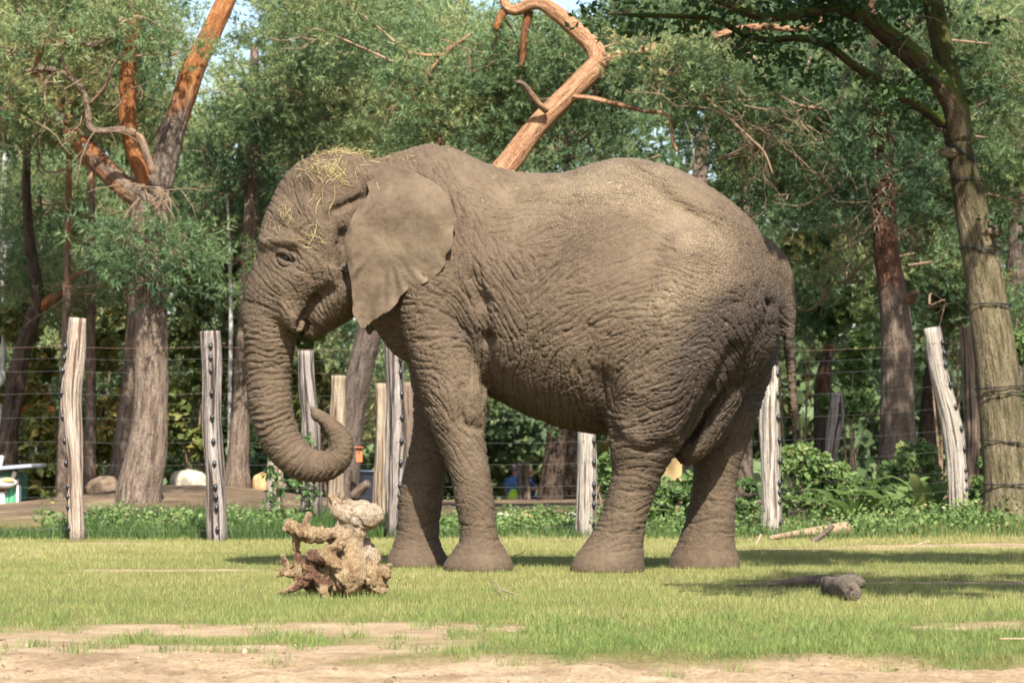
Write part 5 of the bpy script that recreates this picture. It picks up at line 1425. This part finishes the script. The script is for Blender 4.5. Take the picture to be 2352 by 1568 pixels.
# --- shrubs of the understorey
rsb = np.random.default_rng(60)
def shrub(name, px, py, y, wpx, hpx, n, size, rnd, mat, label, group, cat='shrub', clumps=9, stems=5, shape=1.6):
    c = U(px, py, y); w, h = wpx * pm(y) / 2, hpx * pm(y) / 2
    zb = float(gz(c[0], y))
    root = thing(name, (c[0], y, zb), label, cat, group)
    L = []
    for q in range(clumps):
        cc = c + rsb.uniform(-1, 1, 3) * np.array([w * .75, w * .6, h * .78])
        rr = rsb.uniform(.3, .5)
        L.append(leaf_cloud(cc, (w * rr * 1.1, w * rr, min(h, w) * rr * 1.1), n // clumps, size, rnd + rsb.normal(0, .08), rsb, shape))
    V, F, R = merge_clouds(L)
    V[:, 2] = np.maximum(V[:, 2], zb - .01)
    tag(mesh_obj('foliage', V, F, mat, root, False, {'rnd': R}), None, kind='stuff')
    for q in range(stems):
        a = np.array([c[0] + rsb.normal(0, w * .15), y + rsb.normal(0, w * .1), zb - .05])
        b = c + rsb.uniform(-1, 1, 3) * np.array([w * .7, w * .4, h * .8])
        m_ = (a + b) / 2 + rsb.normal(0, .06, 3)
        V, F, bv = tube(interp_path(np.array([a, m_, b]), 10), np.linspace(.008 + h * .01, .003, 10), 6)
        mesh_obj('stem', V, F, TWIGB, root, True, {'bv': bv})
    return root
GA = 'autumn shrubs under the pines'
for a in ((95, 1040, 17.6, 150, 300, 2600, .085, .60, 'olive autumn shrub right beside the green hut'), (215, 940, 18.6, 140, 400, 2600, .09, .62, 'tall orange-flecked autumn shrub between fence post and big pine'),
          (455, 900, 20.0, 150, 360, 2600, .09, .45, 'green autumn shrub behind the grey cracked post'), (430, 720, 20.5, 170, 300, 2000, .09, .50, 'autumn shrub high behind the big pine trunk'), (540, 760, 20.5, 120, 500, 2000, .09, .55, 'tall thin yellowish shrub beside the elephant trunk'),
          (60, 800, 20.0, 200, 420, 2600, .10, .62, 'yellow-olive shrub behind the dark crooked pine'), (640, 900, 18.8, 130, 380, 1800, .085, .45, 'green shrub behind the curled trunk'), (740, 880, 20, 160, 460, 2000, .09, .5, 'olive shrub behind the light tan post'),
          (230, 790, 20.5, 180, 420, 2000, .10, .6, 'yellowish shrub behind the pale streaked fence post')):
    shrub('shrub', *a[:7], a[7] - .1, LEAF_A, a[8], GA)
GG = 'green shrubs behind the fence'
for a in ((1830, 640, 16.5, 150, 300, 2400, .09, .45, 'green leafy tree-shrub just behind the elephant tail'), (1960, 830, 16, 160, 360, 2200, .08, .40, 'green shrub left of the stout pine'), (2160, 560, 17.5, 190, 420, 2600, .09, .55, 'light green shrub above the bent bleached post'),
          (2340, 900, 16.5, 150, 500, 2200, .085, .5, 'green shrub right behind the oak trunk')):
    shrub('shrub', *a[:8], LEAF_G, a[8], GG)
GF = 'leafy bushes along the fence'
for a in ((1840, 1110, 10.6, 120, 190, 2600, .040, .55, 'dense small-leaved bush beside the split bleached post'), (1930, 1130, 10.8, 110, 150, 2200, .040, .58, 'low green bush at the foot of the crooked grey post'), (2040, 1120, 11.2, 130, 190, 2200, .045, .58, 'green bush at the foot of the stout pine'),
          (2120, 1090, 11.4, 110, 160, 1600, .05, .68, 'bright green bush touching the bent bleached post'), (2250, 1120, 11.0, 70, 170, 1000, .06, .60, 'bright green bush between the bent post and the oak'), (1700, 1150, 10.5, 80, 110, 800, .05, .35, 'small bush behind the far hind leg'),
          (1540, 1150, 10.5, 140, 150, 1500, .055, .55, 'yellow-green bush seen between the hind legs'), (1385, 1110, 10.6, 60, 180, 700, .075, .62, 'broad-leaved bush just left of the near hind leg')):
    shrub('bush', *a[:8], LEAF_G, a[8], GF, 'bush', 8, 6)
# long-leaved plants in the bushes
def long_leaves(px, py, y, n, ln, label):
    c = U(px, py, y); zb = float(gz(c[0], y))
    root = thing('broad_leaved_plant', (c[0], y, zb), label, 'plant', 'broad-leaved plants by the fence')
    for q in range(n):
        a = np.array([c[0] + rsb.normal(0, .03), y + rsb.normal(0, .03), zb])
        az = rsb.uniform(0, 2 * math.pi); el = rsb.uniform(.7, 1.35); L = ln * rsb.uniform(.7, 1.2) 
        d = np.array([math.cos(az) * math.cos(el), math.sin(az) * math.cos(el), math.sin(el)])
        sd = np.cross(d, [0, 0, 1]); sd /= np.linalg.norm(sd)
        P, W_ = [], []
        for j in range(8):
            t = j / 7
            P.append(a + d * L * t + np.array([d[0], d[1], -1.1]) * L * .35 * t ** 2.4); W_.append(.012 + .05 * math.sin(math.pi * min(1, t * 1.02)) ** .8 * (t > .15))
        P = np.array(P); W_ = np.array(W_)[:, None]
        V = np.stack([P - sd * W_, P + np.array([0, 0, -.012]), P + sd * W_], 1).reshape(-1, 3)
        F = []
        for j in range(7):
            for e in range(2): F.append([j * 3 + e, j * 3 + e + 1, j * 3 + e + 4, j * 3 + e + 3])
        mesh_obj('leaf', V, F, LEAF_G, root, True, {'rnd': np.full(len(V), rsb.uniform(.45, .95))})
long_leaves(1960, 1120, 10.2, 16, .85, 'plant with long arching leaves right of the dense small-leaved bush')
long_leaves(2060, 1120, 10.4, 14, .95, 'tallest plant with long pale leaves in front of the stout pine')
long_leaves(2130, 1100, 10.5, 10, .8, 'plant with upright bright leaves left of the bent post')
long_leaves(1388, 1120, 10.0, 9, .75, 'plant with long leaves beside the post under the belly')
# ivy on two posts
for px, py, lab in ((640, 1120, 'dark ivy climbing the peeling pale post'), (715, 1120, 'dark ivy climbing the pale grey post under the trunk curl')):
    L_ = [leaf_cloud(U(px + rsb.normal(0, 22), py + rsb.normal(0, 42), 10.2), (.10, .08, .09), 26, .042, .2, rsb) for q in range(8)]
    c = U(px, 1195, 10.3)
    V, F, R_ = merge_clouds(L_)
    rt_ = thing('ivy', (c[0], 10.3, float(gz(c[0], 10.3))), lab, 'ivy', 'ivy on the posts')
    tag(mesh_obj('foliage', V, F, LEAF_G, rt_, False, {'rnd': R_}), None, kind='stuff')
    V, F, bv = tube(interp_path(np.array([[c[0], 10.3, 0], [c[0] + .03, 10.25, .3], [c[0] - .03, 10.25, .7]]), 10), np.full(10, .008), 5)
    mesh_obj('stem', V, F, TWIGB, rt_, True)
# weeds along the fence line
L_ = []
for q in range(330):
    px = rsb.uniform(985, 2352) if q < 250 else rsb.uniform(100, 700)
    y = rsb.uniform(8.2, 10.6); x_ = (px - 1176) * pm(y)
    hh = rsb.uniform(.05, .17)
    L_.append(leaf_cloud((x_, y, float(gz(x_, y)) + hh * .8), (.16, .16, hh), 46, .030, .58 + rsb.normal(0, .14), rsb))
V, F, R_ = merge_clouds(L_)
tag(mesh_obj('weeds', V, F, LEAF_G, None, False, {'rnd': R_}), 'low leafy weeds growing along the foot of the fence', 'weeds', kind='stuff')

# --- wood in the distance
L_ = []
rw = np.random.default_rng(64)
for q in range(640):
    y = rw.uniform(44, 82) if q < 500 else rw.uniform(72, 84)
    hx = (y + 20) * .20
    x_ = rw.uniform(-hx, hx); zg = float(gz(x_, y))
    zmax = .77 + (y + 20) * .165
    z_ = zg + (rw.uniform(0, 1) ** .9) * (zmax - zg) if q < 500 else zg + rw.uniform(.3, 4.0)
    pxx, pyy = 1176 + x_ / pm(y), 1050 - (z_ - .765) / pm(y)
    r = rw.uniform(1.0, 1.8)
    if in_hole(pxx, pyy, r / pm(y), .95): continue
    if y < 70 and abs(x_ - .4) < 2.4 and z_ - zg < 3.6: continue
    L_.append(leaf_cloud((x_, y, z_), (r, r, r * .8), 150, .30, .42 + rw.normal(0, .15), rw, 1.5, 0, .5))
for q in range(150):
    y = rw.uniform(86, 96); x_ = rw.uniform(-19, 19); zg = float(gz(x_, y))
    L_.append(leaf_cloud((x_, y, zg + rw.uniform(.2, 6)), (2.0, 2.0, 1.6), 130, .40, .35 + rw.normal(0, .12), rw, 1.5, 0, .4))
V, F, R_ = merge_clouds(L_)
tag(mesh_obj('distant_wood', V, F, LEAF_D, None, False, {'rnd': R_}), 'mass of mixed green woodland far behind the paddock', 'woodland', kind='stuff')
# ================================================================== rocks, hut, tank, people
def rock(name, px, py, y, wpx, hpx, mat, label, group=None, seed=0, flat=.55):
    c = U(px, py, y); w, h = wpx * pm(y) / 2, hpx * pm(y)
    zg = float(gz(c[0], y))
    bm = bmesh.new(); bmesh.ops.create_icosphere(bm, subdivisions=4, radius=1.0)
    V = np.array([v.co[:] for v in bm.verts]); F = [[v.index for v in f.verts] for f in bm.faces]; bm.free()
    n = fbm(V + seed * 5.1, 1.1, 95, 3)
    V = V * (1 + .22 * n + .05 * np.sign(vnoise(V + seed, 2.3, 97)) * np.abs(vnoise(V + seed, 2.3, 97)))[:, None]
    V = V * np.array([w, w * .8, h * .8]) 
    V[:, 2] = np.maximum(V[:, 2], -h * .35)
    zc = max(zg + h * .15, 0.0)
    o = mesh_obj(name, V + np.array([c[0], y, zc]), F, mat, None, True, None, np.array([c[0], y, zg]))
    return tag(o, label, 'rock', group)
RK_W = wood_material('pale_rock', (0.3276, 0.2808, 0.2106), (0.5148, 0.468, 0.3744), (0.195, 0.1482, 0.1014), .8, .36, .02)
RK_O = wood_material('orange_rock', (0.3276, 0.1872, 0.078), (0.4836, 0.3276, 0.1716), (0.1872, 0.1014, 0.0468), .8, .36, .02)
RK_B = wood_material('brown_rock', (0.1248, 0.0858, 0.0585), (0.2262, 0.1638, 0.1131), (0.078, 0.0546, 0.0429), .8, .36, .02)
rock('boulder', 432, 1112, 18.6, 96, 42, RK_W, 'cream boulder on the mound behind the grey cracked post', 'boulders on the mound', 1)
rock('boulder', 601, 1092, 18.2, 44, 44, RK_O, 'orange boulder on the mound just left of the elephant trunk', 'boulders on the mound', 2)
rock('boulder', 234, 1140, 17.0, 86, 40, RK_B, 'low brown boulder between the fence post and the big pine', 'boulders on the mound', 3)
rock('boulder', 428, 1088, 19.4, 22, 20, RK_O, 'small reddish rock peeking over the cream boulder', 'boulders on the mound', 4)
GR = 'sandy rocks among the weeds'
for i, (px, py, w, h, lab) in enumerate(((1160, 1180, 46, 22, 'pale sandy rock just right of the near front leg'), (1205, 1188, 40, 20, 'sandy rock in the weeds in front of the people'), (1700, 1180, 46, 26, 'pale sandy rock beside the far hind leg'), (1945, 1178, 60, 26, 'sandy rock under the green bushes'), (1320, 1172, 40, 20, 'small sandy rock left of the post under the belly'))):
    rock('rock', px, py, 11.4, w, h, RK_O if i % 2 else RK_W, lab, GR, 10 + i)

# --- hut at the left edge
yh = 16.0
def H(px, py, dy=0): return U(px, py, yh + dy)
hb = H(10, 1190); zg = float(gz(hb[0], yh))
hut = thing('hut', (hb[0], yh, zg), 'small green plank hut with a sloping grey roof', 'hut')
GREEN = plain_material('green_paint', (0.08, 0.272, 0.16), .6, .3, .2, 9)
GREYR = plain_material('grey_roof', (0.24, 0.264, 0.296), .6, .3, .15, 5)
WHITEP = plain_material('white_paint', (0.624, 0.624, 0.592), .6, .3, .06, 8)
YELL = plain_material('yellow_patch', (0.6, 0.4, 0.128), .6, .3, .15, 8)
DARKP = plain_material('dark_post', (0.056, 0.06, 0.068), .7, .3, .2, 8)
REDP = plain_material('red_trim', (0.36, 0.096, 0.056), .6)
u_ = pm(yh)
bevel = lambda o, w=.006: setattr(o.modifiers.new('b', 'BEVEL'), 'width', w)
for i in range(9):                                                    # wall planks
    cx = H(-52 + i * 11.2, 1150)[0]
    z0, z1 = zg - .02, H(0, 1112)[2]
    v, f, _ = box((cx, yh + .004 * (i % 2), (z0 + z1) / 2), (10.4 * u_, .03, z1 - z0)); bevel(mesh_obj('plank', v, f, GREEN, hut), .004)
v, f, _ = box((H(47, 1150)[0], yh - .03, (zg + H(0, 1082)[2]) / 2), (6 * u_, .05, H(0, 1082)[2] - zg)); mesh_obj('corner_post', v, f, DARKP, hut)
v, f, _ = box((H(42, 1150)[0], yh - .035, (zg + H(0, 1100)[2]) / 2), (4 * u_, .04, H(0, 1100)[2] - zg)); mesh_obj('corner_trim', v, f, WHITEP, hut)
rc = H(-2, 1076); v, f, _ = box((rc[0], yh + .3, rc[2] + .0), (166 * u_, 1.1, 9 * u_), 0, -.085); bevel(mesh_obj('roof', v, f, GREYR, hut), .01)
v, f, _ = box((H(-30, 1150)[0], yh + .55, (zg + H(0, 1085)[2]) / 2), (120 * u_, 1.0, H(0, 1085)[2] - zg)); mesh_obj('wall', v, f, GREEN, hut)
c_ = H(12, 1107, -.1)
v, f, _ = uvsphere((0, 0, 0), 1.0, 24, 14); v = v * np.array([27 * u_, .06, 13 * u_]) + c_; sgn_ = mesh_obj('sign_board', v, f, WHITEP, hut, True)
c_ = H(18, 1102, -.16); v, f, _ = uvsphere((0, 0, 0), 1.0, 20, 10); v = v * np.array([16 * u_, .02, 5 * u_]) + c_; mesh_obj('sign_patch', v, f, YELL, sgn_, True)
v, f, _ = box(H(31, 1092, -.08), (9 * u_, .03, 20 * u_), 0, .35); mesh_obj('strut', v, f, WHITEP, hut)
v, f, _ = box(H(6, 1126, -.03), (20 * u_, .03, 7 * u_)); mesh_obj('ledge', v, f, REDP, hut)
v, f, _ = box(H(5, 1158, -.03), (12 * u_, .03, 66 * u_)); mesh_obj('door_panel', v, f, WHITEP, hut)
c_ = H(2, 1058, .2); v, f, _ = box(c_, (10 * u_, .05, 26 * u_), 0, .2); bevel(mesh_obj('roof_fin', v, f, WHITEP, hut), .01)

# --- dark water tank and box behind the fence
yt = 14.0; u_ = pm(yt)
c_ = U(854, 1118, yt); zg = float(gz(c_[0], yt))
tank = thing('water_tank', (c_[0], yt, zg), 'dark blue-black tank behind the posts and the curled trunk', 'tank')
TANK = plain_material('tank_plastic', (.010, .012, .018), .45, .4, .2, 5)
zt = U(0, 1082, yt)[2]
n = 28; a = np.arange(n) * 2 * math.pi / n
pr = [(zg - .02, .98), (zg + .05, 1.0), (zt - .05, 1.0), (zt - .02, 1.03), (zt, 1.03), (zt + .004, .95)]
rad = 35 * u_
V = np.vstack([np.stack([c_[0] + rad * s_ * np.sign(np.cos(a)) * np.abs(np.cos(a)) ** .6, yt + rad * s_ * np.sign(np.sin(a)) * np.abs(np.sin(a)) ** .6, np.full(n, z)], -1) for z, s_ in pr])
F = [[i * n + j, i * n + (j + 1) % n, (i + 1) * n + (j + 1) % n, (i + 1) * n + j] for i in range(len(pr) - 1) for j in range(n)] + [list(range(n))[::-1], list(range((len(pr) - 1) * n, len(pr) * n))]
shl_ = mesh_obj('shell', V, F, TANK, tank, False)
V, F, _ = tube(np.stack([c_[0] + rad * 1.03 * np.sign(np.cos(np.append(a, 0))) * np.abs(np.cos(np.append(a, 0))) ** .6, yt + rad * 1.03 * np.sign(np.sin(np.append(a, 0))) * np.abs(np.sin(np.append(a, 0))) ** .6, np.full(n + 1, zt)], -1), np.full(n + 1, .014), 6, False)
mesh_obj('rim', V, F, plain_material('tank_rim', (.04, .055, .075), .4), shl_, True)
BOXM = plain_material('orange_box', (.36, .13, .05), .7, .2, .25, 12)
c_ = U(825, 1045, 12.55)
nb_ = thing('nest_box', c_ - np.array([0, 0, .08]), 'small orange-brown box fixed to the leaning pine trunk', 'box')
v, f, _ = box(c_, (.075, .07, .16)); cs_ = mesh_obj('case', v, f, BOXM, nb_); bevel(cs_)
v, f, _ = box(c_ + np.array([0, -.012, .088]), (.095, .11, .012), 0, .05); mesh_obj('lid', v, f, BOXM, nb_)
v, f, _ = uvsphere(c_ + np.array([0, -.036, .03]), .012, 10, 6, (1, .2, 1)); mesh_obj('entrance_hole', v, f, DARKP, cs_)

# --- people far behind the fence
SKINM = plain_material('person_skin', (.50, .29, .20), .6, .3, .08)
def person(name, px, y, h, face, label, shirt, trousers, hair, pose, zoff=0.0):
    x0 = (px - 1176) * pm(y); z0 = float(gz(x0, y)) + zoff
    root = thing(name, (x0, y, z0), label, 'person', 'visitors behind the fence')
    ca, sa = math.cos(face), math.sin(face)
    def W(p): return np.array([x0 + p[0] * ca - p[1] * sa, y + p[0] * sa + p[1] * ca, z0 + p[2]]) 
    def ch(rows, rat=1.0, sides=12, n=12):
        R = resample(rows, n) * np.array([h, h, h, h])
        V, F, _ = tube(np.array([W(r[:3]) for r in R]), R[:, 3], sides)
        if rat != 1.0:
            ax = np.array([-sa, ca, 0]); C_ = np.repeat(np.array([W(r[:3]) for r in R]), sides, 0)
            V = C_ + (V - C_) + ax * (((V - C_) @ ax) * (rat - 1))[:, None]
        return V, F, None
    J = pose
    # local axes: +x forward, +y left
    headp = [(*J['neck'], .030), (*J['chin'], .038), (*J['face'], .054), (*J['crown'], .050), (*J['top'], .026)]
    bodyp = [ch(headp, .85)]
    for s in ('l', 'r'):
        bodyp.append(ch([(*J['elbow_' + s], .026), (*J['wrist_' + s], .018), (*J['hand_' + s], .020)], 1, 10, 8))
        w_, hd = np.array(J['wrist_' + s]), np.array(J['hand_' + s]); dv = (hd - w_) / (np.linalg.norm(hd - w_) + 1e-6)
        for q in range(4):
            o_ = np.array([0, .0085 * (q - 1.5), 0])
            bodyp.append(ch([(*(hd + o_), .0075), (*(hd + o_ + dv * .022), .0065), (*(hd + o_ + dv * .04 + np.array([0, 0, -.008])), .005)], 1, 6, 4))
        bodyp.append(ch([(*hd, .008), (*(hd + dv * .012 + np.array([.015, 0, .012])), .006)], 1, 6, 3))
        bodyp.append(ch([(*J['knee_' + s], .034), (*J['ankle_' + s], .024), (*(np.array(J['ankle_' + s]) + np.array([.075, 0, -.018])), .020)], 1, 10, 8))
    bodyp.append(ch([(*J['hip'], .075), (*J['chest'], .075), (*J['neck'], .032)], 1.3))
    V, F, _ = remesh_union(bodyp, .013, 1); pb_ = mesh_obj('body', V, F, SKINM, root, True)
    nose = [ch([(*(np.array(J['face']) + np.array([.050, 0, .004])), .008), (*(np.array(J['face']) + np.array([.062, 0, -.010])), .009)], 1, 8, 4)]
    V, F, _ = join_parts(nose); mesh_obj('nose', V, F, SKINM, pb_, True)
    sh = [ch([(*J['hip'], .088), (*J['waist'], .084), (*J['chest'], .090), (*J['shoulder'], .066), (*J['neck'], .036)], 1.38, 16, 16)]
    for s in ('l', 'r'):
        sh.append(ch([(*J['shoulder_' + s], .046), (*((np.array(J['shoulder_' + s]) + np.array(J['elbow_' + s])) / 2), .040), (*J['elbow_' + s], .033)], 1, 10, 8))
    V, F, _ = remesh_union(sh, .014, 2); mesh_obj('shirt', V, F, shirt, root, True)
    tr = [ch([(*J['waist'], .080), (*J['hip'], .090), (*(np.array(J['hip']) + np.array([0, 0, -.05])), .080)], 1.32, 14, 8)]
    for s in ('l', 'r'):
        tr.append(ch([(*(np.array(J['hip']) + np.array([0, .045 if s == 'l' else -.045, -.01])), .062), (*J['knee_' + s], .044), (*J['ankle_' + s], .036)], 1, 10, 10))
    V, F, _ = remesh_union(tr, .014, 2); mesh_obj('trousers', V, F, trousers, root, True)
    cr, fc = np.array(J['crown']), np.array(J['face'])
    hr_ = [ch([(*(fc + np.array([-.026, 0, -.012])), .044), (*(cr + np.array([-.012, 0, .0])), .056), (*(cr + np.array([.006, 0, .018])), .045)], .92, 12, 8)]
    V, F, _ = remesh_union(hr_, .012, 1); mesh_obj('hair', V, F, hair, root, True)
    return root
STAND = dict(neck=(0, 0, .84), chin=(.012, 0, .88), face=(.012, 0, .925), crown=(0, 0, .962), top=(-.004, 0, .995), shoulder=(0, 0, .79), chest=(0, 0, .71), waist=(0, 0, .60), hip=(0, 0, .52), shoulder_l=(0, .115, .80), shoulder_r=(0, -.115, .80),
             elbow_l=(-.01, .14, .63), elbow_r=(-.01, -.14, .63), wrist_l=(.05, .14, .50), wrist_r=(.05, -.14, .50), hand_l=(.06, .14, .455), hand_r=(.06, -.14, .455), knee_l=(.012, .055, .28), knee_r=(.02, -.055, .28), ankle_l=(0, .058, .045), ankle_r=(.01, -.058, .045))
ARMF = dict(STAND, elbow_r=(.02, -.135, .64), wrist_r=(.15, -.11, .655), hand_r=(.19, -.10, .68), elbow_l=(.02, .135, .64), wrist_l=(.15, .10, .65), hand_l=(.19, .09, .67))
yp = 62.0
person('person', 1182, yp, 1.74, math.radians(75), 'grey-haired person in a blue shirt standing behind the wooden posts', plain_material('blue_shirt', (.09, .19, .42), .8), plain_material('grey_trousers', (.30, .30, .34), .8), plain_material('grey_hair', (.22, .20, .19), .7), STAND)
person('person', 1217, yp + .6, 1.70, math.radians(-8), 'person in navy clothes holding hands forward right of the wooden posts', plain_material('navy_shirt', (.018, .028, .10), .8), plain_material('blue_trousers', (.02, .05, .22), .8), plain_material('brown_hair', (.10, .055, .03), .7), ARMF)
person('person', 1200, yp - 1.0, 1.20, math.radians(-100), 'child in a white and red top standing in front of the two adults', plain_material('white_red_top', (.70, .62, .58), .8, .3, .3, 14), plain_material('green_trousers', (.10, .18, .14), .8), plain_material('blond_hair', (.60, .52, .40), .7), STAND, .0)
HV = plain_material('hi_vis', (.55, .85, .05), .6, .3, .08)
c_ = U(1180, 1140, yp - .9)
bag = thing('backpack', c_ - np.array([0, 0, .25]), 'bright yellow-green backpack beside the child', 'bag')
V, F, _ = remesh_union([tube(np.array([c_ + [0, 0, -.22], c_ + [0, 0, -.12], c_ + [0, 0, .08], c_ + [0, 0, .2]]), [.10, .17, .15, .07], 14)], .02, 2); bb_ = mesh_obj('bag_body', V, F, HV, bag, True)
for s in (-1, 1):
    V, F, _ = tube(interp_path(np.array([c_ + [s * .07, .10, .18], c_ + [s * .08, .2, .05], c_ + [s * .08, .12, -.16]]), 8), np.full(8, .018), 6); mesh_obj('strap', V, F, DARKP, bb_, True)
v, f, _ = box(c_ + np.array([0, -.16, -.06]), (.16, .05, .14)); bevel(mesh_obj('pocket', v, f, HV, bb_), .02)
for px, w, mat, lab in ((1196, 15, 'grey', 'grey wooden post beside the person in blue'), (1211, 12, 'tan', 'tan wooden post beside the person in navy')):
    y = yp - 1.8
    post([(px, 1060, w), (px, 1100, w), (px, 1140, w), (px, 1175, w)], y, mat, lab, None, group='square posts by the people')
# plywood board between the hind legs
c_ = U(1535, 1120, 15.0); zg = float(gz(c_[0], 15.0))
PLY = plain_material('plywood', (.34, .235, .105), .7, .2, .12, 4)
v, f, _ = box((c_[0], 15.0, (zg + U(0, 1050, 15)[2]) / 2), (64 * pm(15), .03, U(0, 1050, 15)[2] - zg), .2)
o = mesh_obj('board', v, f, PLY, None); bevel(o, .004)
tag(o, 'yellowish plywood board standing between the hind legs in the background', 'board')
